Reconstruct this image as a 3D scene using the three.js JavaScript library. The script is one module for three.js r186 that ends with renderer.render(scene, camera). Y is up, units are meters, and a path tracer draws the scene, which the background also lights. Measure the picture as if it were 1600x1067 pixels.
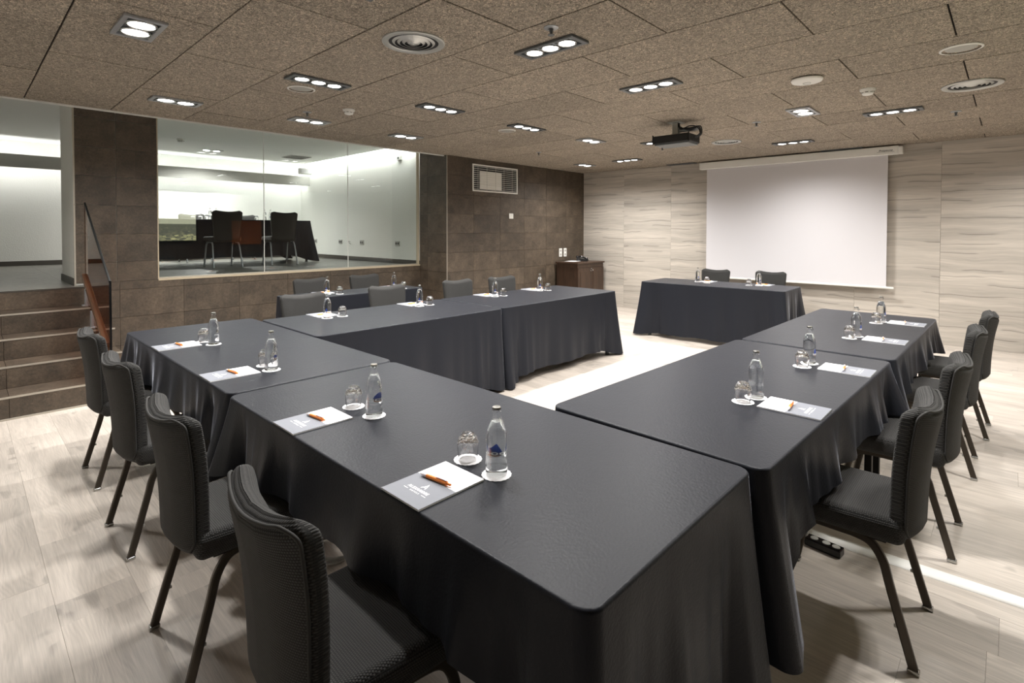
import * as THREE from 'three';
import { RoundedBoxGeometry } from 'three/addons/geometries/RoundedBoxGeometry.js';
import { mergeGeometries, mergeVertices } from 'three/addons/utils/BufferGeometryUtils.js';
import { RectAreaLightUniformsLib } from 'three/addons/lights/RectAreaLightUniformsLib.js';
RectAreaLightUniformsLib.init();

// ------------------------------------------------------------------ camera, exposure, light levels
const scene = new THREE.Scene();
scene.background = new THREE.Color(0x000000);
const camera = new THREE.PerspectiveCamera(65.86, 1600 / 1067, 0.05, 60);
camera.position.set(0, 1.45, 0);
camera.rotation.order = 'YXZ';
camera.rotation.set(THREE.MathUtils.degToRad(-1.159), THREE.MathUtils.degToRad(43.481), THREE.MathUtils.degToRad(0.096));
camera.setViewOffset(1600, 1067, 0, 156.45, 1600, 1067);
const renderer = new THREE.WebGLRenderer({ antialias: true });
renderer.toneMapping = THREE.LinearToneMapping;
renderer.toneMappingExposure = 1.28;
renderer.shadowMap.enabled = true;
const LAMP = 4.3;            // candela of one ceiling lamp
const LAMP_COLOR = new THREE.Color(1.0, 0.975, 0.945);
const COVE = 50;              // radiance of the cove strips of the upper room
const COVE_COLOR = new THREE.Color(1.0, 1.0, 0.98);

// ------------------------------------------------------------------ helpers
let seed = 12345;
const rnd = () => { seed = (seed + 0x6d2b79f5) | 0; let t = Math.imul(seed ^ (seed >>> 15), 1 | seed); t = (t + Math.imul(t ^ (t >>> 7), 61 | t)) ^ t; return ((t ^ (t >>> 14)) >>> 0) / 4294967296; };
const rr = (a, b) => a + (b - a) * rnd();
const clamp = (v, a = 0, b = 1) => Math.min(b, Math.max(a, v));
const mix = (a, b, t) => a + (b - a) * t;
const sstep = (a, b, x) => { const t = clamp((x - a) / (b - a)); return t * t * (3 - 2 * t); };
const hash2 = (x, y, s) => { let h = Math.imul(x | 0, 374761393) ^ Math.imul(y | 0, 668265263) ^ Math.imul(s | 0, 1274126177); h = Math.imul(h ^ (h >>> 13), 1274126177); return ((h ^ (h >>> 16)) >>> 0) / 4294967296; };
function vnoise(x, y, s = 0, px = 0, py = 0) {
  const xi = Math.floor(x), yi = Math.floor(y), fx = x - xi, fy = y - yi, u = fx * fx * (3 - 2 * fx), v = fy * fy * (3 - 2 * fy);
  const w = (a, p) => (p ? ((a % p) + p) % p : a);
  const a = hash2(w(xi, px), w(yi, py), s), b = hash2(w(xi + 1, px), w(yi, py), s), c = hash2(w(xi, px), w(yi + 1, py), s), d = hash2(w(xi + 1, px), w(yi + 1, py), s);
  return mix(mix(a, b, u), mix(c, d, u), v);
}
const fbm = (x, y, s, o = 4) => { let r = 0, a = 0.5, n = 0; for (let i = 0; i < o; i++) { r += a * vnoise(x, y, s + i * 17); n += a; a *= 0.5; x *= 2; y *= 2; } return r / n; };

const taken = new Map();
function numbered(n) { const k = taken.get(n) || 0; taken.set(n, k + 1); return k ? n + '_' + String(k).padStart(3, '0') : n; }
const shade = (o) => { o.castShadow = true; o.receiveShadow = true; return o; };
function mesh(name, geo, mat, parent, pos) { const m = shade(new THREE.Mesh(geo, mat)); m.name = name; if (pos) m.position.set(...pos); if (parent) parent.add(m); return m; }
function tag(o, label, category, group, kind) { o.userData = { label, category }; if (group) o.userData.group = group; if (kind) o.userData.kind = kind; return o; }
function thing(name, label, category, pos = [0, 0, 0], turn = 0, group) { const g = new THREE.Group(); g.name = numbered(name); g.position.set(...pos); g.rotation.y = turn; tag(g, label, category, group); scene.add(g); return g; }
function single(name, geo, mat, label, category, pos = [0, 0, 0], turn = 0, group) { const m = mesh(numbered(name), geo, mat, scene, pos); m.rotation.y = turn; return tag(m, label, category, group); }
function struct(name, label, category) { const g = new THREE.Group(); g.name = name; tag(g, label, category, null, 'structure'); scene.add(g); return g; }
function copy(o, label, pos, turn) { const c = o.clone(); c.name = numbered(o.name.replace(/_\d{3}$/, '')); c.userData = { ...o.userData, label }; c.position.set(...pos); c.rotation.set(0, turn, 0); scene.add(c); return c; }

// box from min to max corner with uv in metres (plus an offset so that neighbours differ)
function boxMM(a, b, off = [0, 0]) {
  const w = b[0] - a[0], h = b[1] - a[1], d = b[2] - a[2], g = new THREE.BoxGeometry(w, h, d);
  g.translate((a[0] + b[0]) / 2, (a[1] + b[1]) / 2, (a[2] + b[2]) / 2);
  const uv = g.attributes.uv, dims = [[d, h], [d, h], [w, d], [w, d], [w, h], [w, h]];
  for (let i = 0; i < 24; i++) { const [p, q] = dims[i >> 2]; uv.setXY(i, uv.getX(i) * p + off[0], uv.getY(i) * q + off[1]); }
  return g;
}
const rbox = (w, h, d, r = 0.004, s = 2) => new RoundedBoxGeometry(w, h, d, s, r);
const at = (g, x, y, z) => g.translate(x, y, z);
const cyl = (r1, r2, h, n = 24) => new THREE.CylinderGeometry(r1, r2, h, n);
const merge = (list) => mergeGeometries(list.map((g) => { const k = g.index ? g.toNonIndexed() : g.clone(); for (const n of Object.keys(k.attributes)) if (!['position', 'normal', 'uv'].includes(n)) k.deleteAttribute(n); return k; }));
function tube(pts, r, n = 24, k = 8) { return new THREE.TubeGeometry(new THREE.CatmullRomCurve3(pts.map((p) => new THREE.Vector3(...p))), n, r, k, false); }
// rectangular section swept along a path of points; side = constant sideways direction
function sweepRect(pts, w, h, side) {
  const P = pts.map((p) => new THREE.Vector3(...p)), S = new THREE.Vector3(...side).normalize(), pos = [], uv = [], idx = [];
  const cs = 0.18, sec = []; // chamfered rectangle
  for (const [sx, sy] of [[1, 1], [-1, 1], [-1, -1], [1, -1]]) { const a = [sx * w / 2, sy * (h / 2 - cs * h)], b = [sx * (w / 2 - cs * w), sy * h / 2]; sec.push(...(sx * sy > 0 ? [a, b] : [b, a])); }
  const N = sec.length; let L = 0;
  P.forEach((p, i) => {
    const t = new THREE.Vector3().subVectors(P[Math.min(i + 1, P.length - 1)], P[Math.max(i - 1, 0)]).normalize();
    const s = S.clone().addScaledVector(t, -S.dot(t)).normalize(), n = new THREE.Vector3().crossVectors(t, s);
    if (i) L += p.distanceTo(P[i - 1]);
    for (let k = 0; k <= N; k++) { const [a, b] = sec[k % N], q = p.clone().addScaledVector(s, a).addScaledVector(n, b); pos.push(q.x, q.y, q.z); uv.push(k / N * 0.1, L); }
  });
  const M = N + 1;
  for (let i = 0; i < P.length - 1; i++) for (let k = 0; k < N; k++) { const a = i * M + k, b = a + 1, c = a + M, d = c + 1; idx.push(a, c, b, b, c, d); }
  for (const [base, flip] of [[0, true], [(P.length - 1) * M, false]]) for (let k = 1; k < N - 1; k++) flip ? idx.push(base, base + k, base + k + 1) : idx.push(base, base + k + 1, base + k);
  const g = new THREE.BufferGeometry(); g.setAttribute('position', new THREE.Float32BufferAttribute(pos, 3)); g.setAttribute('uv', new THREE.Float32BufferAttribute(uv, 2)); g.setIndex(idx);
  const f = g.toNonIndexed(); f.computeVertexNormals(); return f;
}

// ------------------------------------------------------------------ textures
function dataTex(w, h, fn, srgb, rep) {
  const d = new Uint8Array(w * h * 4);
  for (let y = 0; y < h; y++) for (let x = 0; x < w; x++) { const c = fn(x, y), i = (y * w + x) * 4; d[i] = clamp(c[0]) * 255; d[i + 1] = clamp(c[1]) * 255; d[i + 2] = clamp(c[2]) * 255; d[i + 3] = 255; }
  const t = new THREE.DataTexture(d, w, h); t.wrapS = t.wrapT = THREE.RepeatWrapping; t.magFilter = THREE.LinearFilter; t.minFilter = THREE.LinearMipmapLinearFilter; t.generateMipmaps = true;
  if (srgb) t.colorSpace = THREE.SRGBColorSpace; if (rep) t.repeat.set(rep[0], rep[1]); t.needsUpdate = true; return t;
}
function canvasTex(w, h, draw) { const c = document.createElement('canvas'); c.width = w; c.height = h; draw(c.getContext('2d'), w, h); const t = new THREE.CanvasTexture(c); t.colorSpace = THREE.SRGBColorSpace; t.anisotropy = 8; return t; }
const grey = (f) => (x, y) => { const v = f(x, y); return [v, v, v]; };

// wood-wool board: short tangled fibres over a darker ground (1.2 m per repeat)
const woolHeight = (() => {
  const N = 1024, a = new Float32Array(N * N).fill(0.28);
  for (let k = 0; k < 42000; k++) {
    let x = rnd() * N, y = rnd() * N, an = rnd() * 6.283; const bend = rr(-0.09, 0.09), len = rr(5, 15), v = rr(0.4, 1.0), w = rnd() < 0.7 ? 1 : 2;
    for (let s = 0; s < len; s++) { x += Math.cos(an); y += Math.sin(an); an += bend; for (let p = 0; p < w; p++) for (let q = 0; q < w; q++) { const i = (((y + q) | 0) & (N - 1)) * N + (((x + p) | 0) & (N - 1)); a[i] = v < 0.5 ? 0.0 : v; } }
  }
  return a;
})();
const woolMap = dataTex(1024, 1024, (x, y) => { const h = woolHeight[y * 1024 + x], p = 0.96 + 0.08 * vnoise(x / 64, y / 64, 5, 16, 16), k = (0.36 + 0.62 * h) * p; return [k * 1.01, k * 0.94, k * 0.85]; }, true, [1 / 1.2, 1 / 1.2]);
const woolBump = dataTex(1024, 1024, grey((x, y) => woolHeight[y * 1024 + x]), false, [1 / 1.2, 1 / 1.2]);

// pale oak laminate: 2 m x 0.5 m, grain along u
function oakTex(s) {
  return dataTex(1024, 512, (x, y) => {
    const u = x / 1024 * 2, v = y / 512 * 0.5;
    const kx = vnoise(u * 1.6, v * 5, s + 3), warp = (fbm(u * 1.7, v * 7, s, 3) - 0.5) * 0.22;
    const ring = 0.5 + 0.5 * Math.sin((v + warp) * 360 + vnoise(u * 3, v * 14, s + 9) * 5);
    const fine = fbm(u * 14, v * 420, s + 21, 2), mott = fbm(u * 2.2, v * 6, s + 40, 3), str = fbm(u * 4, v * 60, s + 60, 3);
    const knot = sstep(0.80, 0.93, vnoise(u * 4.2, v * 12, s + 77)) * sstep(0.5, 0.75, vnoise(u * 18, v * 26, s + 80));
    const k = 0.735 + 0.075 * (mott - 0.5) * 2 + 0.034 * (ring - 0.5) * (0.25 + kx) + 0.075 * (fine - 0.5) + 0.10 * (str - 0.5) - 0.09 * knot;
    return [k * 1.0, k * 0.955, k * 0.905];
  }, true, [1 / 2, 1 / 0.5]);
}
const oakA = oakTex(11), oakB = oakTex(211);
const oakBump = dataTex(512, 512, grey((x, y) => fbm(x / 40, y / 3, 31, 3)), false, [2, 4]);

// brown porcelain tile with a leathery grain (1.2 m per repeat)
const tileMap = dataTex(768, 768, (x, y) => {
  const a = fbm(x / 90, y / 90, 5, 4), b = fbm(x / 9, y / 9, 8, 3), vein = Math.abs(fbm(x / 130 + 3, y / 130, 14, 4) - 0.5);
  let k = 0.285 + 0.14 * (a - 0.5) + 0.10 * (b - 0.5); if (vein < 0.0035) k += 0.05;
  return [k * 1.10, k * 0.955, k * 0.80];
}, true, [1 / 1.2, 1 / 1.2]);
const tileBump = dataTex(512, 512, grey((x, y) => fbm(x / 6, y / 6, 61, 3)), false, [1 / 0.5, 1 / 0.5]);
const greyTileMap = dataTex(512, 512, (x, y) => { const k = 0.40 + 0.10 * (fbm(x / 80, y / 14, 5, 4) - 0.5) + 0.06 * (fbm(x / 5, y / 5, 8, 2) - 0.5); return [k * 1.02, k, k * 0.94]; }, true, [1 / 1.2, 1 / 1.2]);

// wall boards: pale greyish oak print with long wavy splits (0.95 m x 2.7 m)
function wallTex(s) {
  return dataTex(640, 2048, (x, y) => {
    const u = x / 640 * 0.95, v = y / 2048 * 2.7, wob = (fbm(u * 3, v * 5, s, 3) - 0.5) * 0.05, vv = v + wob;
    const band = fbm(u * 0.7, vv * 16, s + 4, 3), str = fbm(u * 3.5, vv * 90, s + 9, 3), fine = fbm(u * 12, vv * 420, s + 14, 2);
    const row = vv / 0.108, ri = Math.floor(row), rf = row - ri, off = hash2(ri, 3, s) * 0.5 + 0.25, dist = Math.abs(rf - off) * 0.108;
    const open = sstep(0.42, 0.62, vnoise(u * 3.2 + ri * 7.3, ri, s + 33));
    const split = (1 - sstep(0.001, 0.0042, dist)) * open, soft = (1 - sstep(0.0, 0.03, dist)) * (rf > off ? 1 : 0.15) * open;
    const k = 0.725 + 0.075 * (band - 0.5) * 2 + 0.08 * (str - 0.5) + 0.05 * (fine - 0.5) - 0.19 * split - 0.05 * soft + 0.05 * (hash2(ri, 8, s) - 0.5);
    return [k, k * 0.96, k * 0.905];
  }, true, [1 / 0.95, 1 / 2.7]);
}
const wallA = wallTex(5), wallB = wallTex(405);
const plasterBump = dataTex(512, 512, grey((x, y) => fbm(x / 7, y / 7, 71, 3)), false, [1.6, 1.6]);

// upholstery: small woven pillows in rows, 7 mm pitch
const weaveH = (x, y) => { const row = Math.floor(y / 16), xx = (x + (row & 1) * 8) % 16, a = Math.sin(Math.PI * (xx + 0.5) / 16), b = Math.sin(Math.PI * ((y % 16) + 0.5) / 16); return Math.pow(a, 0.6) * Math.pow(b, 0.8); };
const weaveBump = dataTex(256, 256, grey((x, y) => weaveH(x, y) * 0.85 + 0.15 * vnoise(x / 2, y / 2, 4, 128, 128)), false, [1 / 0.1, 1 / 0.1]);
const weaveMap = dataTex(256, 256, (x, y) => { const h = weaveH(x, y), k = 0.10 + 0.20 * h + 0.05 * vnoise(x / 2, y / 2, 6, 128, 128); return [k, k * 0.985, k * 0.955]; }, true, [1 / 0.1, 1 / 0.1]);
const clothBump = dataTex(512, 512, grey((x, y) => 0.55 * fbm(x / 3, y / 3, 81, 2) + 0.45 * fbm(x / 60, y / 90, 88, 3)), false, [1.3, 1.3]);
const walnutMap = dataTex(512, 512, (x, y) => { const k = 0.22 + 0.12 * (fbm(x / 9, y / 140, 91, 4) - 0.5) + 0.05 * (fbm(x / 2, y / 40, 95, 2) - 0.5); return [k * 1.16, k * 0.86, k * 0.66]; }, true, [1.4, 1.4]);

// ------------------------------------------------------------------ materials
const std = (o) => new THREE.MeshStandardMaterial(o), phys = (o) => new THREE.MeshPhysicalMaterial(o);
const M = {
  wool: [0.92, 1.0, 1.06].map((k) => std({ map: woolMap, bumpMap: woolBump, bumpScale: 0.006, roughness: 0.95, color: new THREE.Color().setRGB(k, k, k) })),
  joint: std({ color: 0x1d1611, roughness: 1 }),
  oak: [[oakA, 1.0], [oakB, 0.95], [oakA, 0.93], [oakB, 1.03]].map(([t, k]) => phys({ map: t, bumpMap: oakBump, bumpScale: 0.0004, roughness: 0.46, color: new THREE.Color().setRGB(k, k * 0.99, k * 0.98) })),
  underlay: std({ color: 0x8d7e70, roughness: 1 }),
  tile: [0.9, 1.0, 1.1].map((k) => phys({ map: tileMap, bumpMap: tileBump, bumpScale: 0.0012, roughness: 0.5, color: new THREE.Color().setRGB(k, k, k) })),
  grout: std({ color: 0x77695c, roughness: 0.95 }),
  nosing: std({ color: 0xb9b2a6, roughness: 0.4, metalness: 0.5 }),
  greyTile: phys({ map: greyTileMap, roughness: 0.36 }),
  darkBase: std({ color: 0x45413b, roughness: 0.5 }),
  board: [[wallA, 1], [wallB, 0.98]].map(([t, k]) => std({ map: t, roughness: 0.62, color: new THREE.Color().setRGB(k, k, k) })),
  plaster: std({ color: 0xdcdcd6, roughness: 0.85, bumpMap: plasterBump, bumpScale: 0.003 }),
  umber: std({ color: 0x4d4138, roughness: 0.7 }),
  white: std({ color: 0xe4e4df, roughness: 0.8 }),
  whitePlastic: std({ color: 0xe6e5e0, roughness: 0.45 }),
  greyPlastic: std({ color: 0xa9a8a2, roughness: 0.5 }),
  screen: std({ color: 0xd4d2d5, roughness: 0.9 }),
  pane: phys({ color: 0xf8fbfa, transmission: 1, thickness: 0, roughness: 0.01, ior: 1.52 }),
  bronzePane: phys({ color: 0xbd8a48, transmission: 1, thickness: 0, roughness: 0.02, ior: 1.52 }),
  glassEdge: phys({ color: 0x0d0f0f, roughness: 0.45 }),
  seal: std({ color: 0xb8aa92, roughness: 0.5 }),
  cloth: phys({ color: new THREE.Color().setRGB(0.0170, 0.0184, 0.0235), roughness: 0.4, specularIntensity: 0.25, bumpMap: clothBump, bumpScale: 0.0009, sheen: 1.0, sheenRoughness: 0.32, sheenColor: new THREE.Color().setRGB(0.84, 0.88, 1.0), side: THREE.DoubleSide }),
  tableTop: std({ color: 0x6c5a48, roughness: 0.6 }),
  blackMetal: std({ color: 0x1b1a19, roughness: 0.45, metalness: 0.6 }),
  legMetal: std({ color: 0x4a443d, roughness: 0.42, metalness: 0.75 }),
  chrome: std({ color: 0xb9bab8, roughness: 0.22, metalness: 1 }),
  fabric: phys({ map: weaveMap, bumpMap: weaveBump, bumpScale: 0.0022, roughness: 0.85, color: new THREE.Color().setRGB(0.62, 0.62, 0.62), sheen: 0.06, sheenRoughness: 0.6, sheenColor: new THREE.Color().setRGB(0.5, 0.5, 0.48) }),
  piping: std({ color: 0x2a2927, roughness: 0.8 }),
  brush: std({ color: 0xa9acb0, roughness: 0.35, metalness: 0.45 }),
  bezel: std({ color: 0x6d7174, roughness: 0.4, metalness: 0.55 }),
  housing: std({ color: 0x1d1e20, roughness: 0.6 }),
  lens: std({ color: 0xffffff, emissive: new THREE.Color(1, 0.985, 0.96), emissiveIntensity: 14 }),
  diffuser: std({ color: 0xbfc0bd, roughness: 0.38, metalness: 0.6 }),
  cove: std({ color: 0xffffff, emissive: COVE_COLOR, emissiveIntensity: 3 }),
  walnut: phys({ map: walnutMap, roughness: 0.42 }),
  handrail: phys({ map: walnutMap, roughness: 0.4, color: new THREE.Color().setRGB(1.9, 1.75, 1.5) }),
  black: std({ color: 0x141414, roughness: 0.5 }),
  glossBlack: phys({ color: 0x0c0c0d, roughness: 0.2 }),
  bottleGlass: phys({ color: 0xffffff, transmission: 1, thickness: 0, roughness: 0.02, ior: 1.5 }),
  water: phys({ color: 0xffffff, transmission: 1, thickness: 0.06, roughness: 0.0, ior: 1.34, attenuationColor: new THREE.Color(0.86, 0.93, 0.92), attenuationDistance: 0.25 }),
  tumbler: phys({ color: 0xffffff, transmission: 1, thickness: 0.02, roughness: 0.0, ior: 1.48 }),
  paper: std({ color: 0xf1f0f2, roughness: 0.85, bumpMap: plasterBump, bumpScale: 0.0006 }),
  cardboard: std({ color: 0xe7e7ea, roughness: 0.8 }),
  orange: phys({ color: 0xf38d3c, roughness: 0.32 }),
  clearPlastic: phys({ color: 0xeadfe2, roughness: 0.25 }),
  capMetal: std({ color: 0x8e8c86, roughness: 0.3, metalness: 1 }),
  cable: std({ color: 0x1a1a1b, roughness: 0.55 }),
};

// ------------------------------------------------------------------ dimensions read from the photograph
const XW = -6.25, ZS = -8.68, CE = 2.6, XG = -6.93, LAND = 0.88, ZRET = -5.15, XR = 1.6, ZF = 1.7, CE2 = 2.85, XB = -11.4, ZB = -5.25;

// ------------------------------------------------------------------ main room shell
{ // oak floor: one mesh per plank, running across the room
  const floor = struct('floor', 'pale oak laminate plank floor of the meeting room', 'floor');
  mesh('underlay', boxMM([-7.1, -0.12, ZS - 0.1], [XR + 0.1, -0.012, ZF + 0.1]), M.underlay, floor);
  const W = 0.243, L = 1.45; let row = 0;
  for (let z = ZF; z > ZS; z -= W, row++) {
    const z0 = Math.max(z - W, ZS), x1e = XR, x0e = -6.95; let x = x1e + hash2(row, 1, 9) * L;
    while (x > x0e) {
      const b = Math.min(x, x1e), a = Math.max(x - L, x0e); x -= L;
      if (b - a < 0.05) continue;
      const inStair = z0 > -0.7 && b < -5.6; if (inStair) continue;
      mesh('plank', boxMM([a + 0.0004, -0.012, z0 + 0.0004], [b - 0.0004, 0, z - 0.0004], [rnd() * 2, rnd() * 0.5]), M.oak[Math.floor(rnd() * 4)], floor);
    }
  }
}
{ // wood-wool ceiling boards in running bond, dark joints between
  const ceil = struct('ceiling', 'ceiling of tan wood wool acoustic boards in running bond', 'ceiling');
  mesh('backing', boxMM([XW - 0.07, CE + 0.012, ZS - 0.1], [XR + 0.1, CE + 0.25, ZF + 0.1]), M.joint, ceil);
  const P = 0.61, g = 0.0048, zTop = -0.423 + P * 4;
  for (let r = 0; ; r++) {
    const z1 = zTop - P * r, z0 = z1 - P; if (z1 < ZS + 0.02) break;
    const a0 = Math.max(z0, ZS), b0 = Math.min(z1, ZF); if (b0 - a0 < 0.03) continue;
    const xo = (r % 2 === 0 ? -0.86 : -1.475) + 1.22 * 3;
    for (let x = xo; x > XW - 0.07; x -= 1.22) {
      const b = Math.min(x, XR), a = Math.max(x - 1.22, XW - 0.068); if (b - a < 0.04) continue;
      mesh('acoustic_board', boxMM([a + g, CE + rr(0, 0.0025), a0 + g], [b - g, CE + 0.014, b0 - g], [rnd() * 1.2, rnd() * 1.2]), M.wool[hash2(r, Math.round(x * 10), 3) < 0.07 ? 0 : 1 + Math.floor(rnd() * 2)], ceil);
    }
  }
}
// tiles 0.6 x 0.3 m on a plane; fixed = coordinate of the face, dir = +1/-1 outward
function tileFace(parent, axis, fixed, dir, h0, h1, y0, y1, hJ, yJ = 0.51) {
  const G = 0.0016, T = 0.012, hs = [h0], ys = [y0];
  for (let k = -20; k < 30; k++) { const h = hJ + 0.602 * k; if (h > h0 + 0.01 && h < h1 - 0.01) hs.push(h); const y = yJ + 0.3 * k; if (y > y0 + 0.01 && y < y1 - 0.01) ys.push(y); }
  hs.push(h1); ys.push(y1);
  for (let i = 0; i < hs.length - 1; i++) for (let j = 0; j < ys.length - 1; j++) {
    const a = [hs[i] + G, hs[i + 1] - G], b = [ys[j] + G, ys[j + 1] - G], lo = dir > 0 ? fixed - T : fixed, hi = dir > 0 ? fixed : fixed + T, o = [rnd() * 1.2, rnd() * 1.2];
    mesh('tile', axis === 'x' ? boxMM([lo, b[0], a[0]], [hi, b[1], a[1]], o) : boxMM([a[0], b[0], lo], [a[1], b[1], hi], o), M.tile[Math.floor(rnd() * 3)], parent);
  }
}
{ // brown tiled wall with its return, the low wall under the glass and the pier
  const wl = struct('wall_left', 'brown porcelain tiled wall with air grille beside the screen wall', 'wall');
  mesh('wall_core', boxMM([XW - 0.5, 0, ZS - 0.1], [XW - 0.010, CE, ZRET - 0.011]), M.grout, wl);
  tileFace(wl, 'x', XW, 1, ZS, ZRET, 0, CE, -5.70);
  tileFace(wl, 'z', ZRET, 1, XG, XW, 0, CE2, XG + 0.2);
  mesh('wall_core', boxMM([XG - 0.02, 0, ZB - 0.01], [XW - 0.5, CE2, ZRET - 0.011]), M.grout, wl);
  mesh('edge_trim', boxMM([XW - 0.006, 0, ZRET - 0.006], [XW + 0.003, CE, ZRET + 0.003]), M.nosing, wl);
  const lw = struct('wall_low', 'low brown tiled wall below the glass partition', 'wall');
  mesh('wall_core', boxMM([XG - 0.17, 0, ZRET], [XG - 0.010, 0.885, -0.83]), M.grout, lw);
  tileFace(lw, 'x', XG, 1, ZRET, -1.02, 0, 0.9, -1.2);
  mesh('sill', boxMM([XG - 0.17, 0.885, ZRET + 0.002], [XG + 0.006, 0.905, -1.553]), M.seal, lw);
  const pier = struct('wall_pier', 'brown tiled pier between the stairs and the glass partition', 'wall');
  mesh('wall_core', boxMM([XG - 0.9, LAND - 0.02, -1.55], [XG - 0.010, CE2, -0.835]), M.white, pier);
  tileFace(pier, 'x', XG, 1, -1.55, -0.83, 0.9, CE2, -1.18);
  mesh('plaster_side', boxMM([XG - 0.9, LAND, -0.836], [XG - 0.02, CE2, -0.826]), M.plaster, pier);
  mesh('corner_bead', boxMM([XG - 0.02, LAND, -0.838], [XG + 0.002, CE2, -0.824]), M.nosing, pier);
  mesh('baseboard', boxMM([XG - 0.91, LAND, -0.83], [XG - 0.01, LAND + 0.075, -0.814]), M.darkBase, pier);
  const wl2 = struct('wall_stair_side', 'white wall beside the stairs out of view', 'wall');
  mesh('plaster', boxMM([XW - 0.3, 0, 0.9], [XW, CE, ZF + 0.1]), M.white, wl2);
  mesh('plaster', boxMM([XG - 0.5, 0, 0.9], [XW - 0.3, CE2, 1.05]), M.white, wl2);
}
{ // screen wall: wood print boards, 0.92 m wide
  const ws = struct('wall_back', 'pale wood grain panelled wall behind the projection screen', 'wall');
  mesh('wall_core', boxMM([XW - 0.2, 0, ZS - 0.3], [XR + 0.1, CE + 0.2, ZS - 0.012]), M.underlay, ws);
  const xs = [XW, -5.32, -4.37, -3.44, -2.52, -1.6, -0.665, 0.27, 1.2, XR];
  for (let i = 0; i < xs.length - 1; i++) mesh('wood_panel', boxMM([xs[i] + 0.0012, 0, ZS - 0.012], [xs[i + 1] - 0.0012, CE, ZS], [0, rnd() * 2]), M.board[i % 2], ws);
}
{
  const wr = struct('wall_right', 'dark brown side wall of the meeting room out of view', 'wall'); mesh('plaster', boxMM([XR, 0, ZS - 0.1], [XR + 0.15, CE + 0.2, ZF + 0.15]), M.umber, wr);
  const wf = struct('wall_front', 'white end wall of the meeting room out of view', 'wall'); mesh('plaster', boxMM([XW - 0.3, 0, ZF], [XR, CE + 0.2, ZF + 0.15]), M.white, wf);
  const tr = struct('trim_1', 'white edge trim where the wood wool ceiling ends', 'trim'); mesh('fascia', boxMM([XW - 0.095, CE - 0.012, ZRET], [XW - 0.068, CE2, 0.9]), M.white, tr);
}
{ // glass partition of three panes
  const w = struct('window_1', 'frameless glass partition of three panes above the low wall', 'window');
  for (const [a, b] of [[-2.728, -1.553], [-3.908, -2.732], [-5.147, -3.912]]) mesh('pane', boxMM([XG - 0.062, 0.905, a], [XG - 0.052, CE2, b]), M.pane, w);
  for (const z of [-2.73, -3.91]) mesh('joint_seal', boxMM([XG - 0.063, 0.905, z - 0.0025], [XG - 0.051, CE2, z + 0.0025]), M.whitePlastic, w);
  mesh('frame_profile', boxMM([XG - 0.075, 0.905, -1.562], [XG - 0.003, CE2, -1.5505]), M.seal, w);
  mesh('frame_profile', boxMM([XG - 0.085, 0.905, ZRET + 0.001], [XG - 0.02, CE2, ZRET + 0.012]), M.seal, w);
  mesh('frame_profile', boxMM([XG - 0.072, 0.9045, ZRET + 0.012], [XG - 0.042, 0.918, -1.562]), M.nosing, w);
}
{ // stairs: five risers
  const st = struct('stairs', 'five brown tiled steps rising to the upper room', 'stairs');
  const xr = [-5.53, -5.83, -6.13, -6.43, -6.74, -6.935], h = LAND / 5, z0 = -1.02, z1 = 0.9;
  for (let i = 0; i < 5; i++) {
    const core = boxMM([xr[i + 1], 0, z0], [xr[i] - 0.012, h * (i + 1) - 0.012, z1]); mesh('step_core', core, M.grout, st);
    for (const [a, b] of [[z0, -0.262], [-0.262, z1]]) {
      const o = [rnd() * 1.2, rnd() * 1.2];
      mesh('riser_tile', boxMM([xr[i] - 0.012, h * i + 0.002, a + 0.0015], [xr[i], h * (i + 1) - 0.014, b - 0.0015], o), M.tile[(i * 2) % 3], st);
      if (i < 4) mesh('tread_tile', boxMM([xr[i + 1] + 0.0015, h * (i + 1) - 0.012, a + 0.0015], [xr[i] - 0.004, h * (i + 1), b - 0.0015], o), M.tile[(i + 1) % 3], st);
      else mesh('tread_tile', boxMM([xr[5], h * 5 - 0.012, a + 0.0015], [xr[i] - 0.004, h * 5, b - 0.0015], o), M.greyTile, st);
    }
    mesh('nosing_strip', boxMM([xr[i] - 0.006, h * (i + 1) - 0.013, z0], [xr[i] + 0.003, h * (i + 1) + 0.001, z1]), i < 4 ? M.nosing : M.darkBase, st);
  }
  mesh('foot_trim', boxMM([xr[0], 0.0005, z0], [xr[0] + 0.014, 0.012, z1]), M.nosing, st);
}
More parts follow.
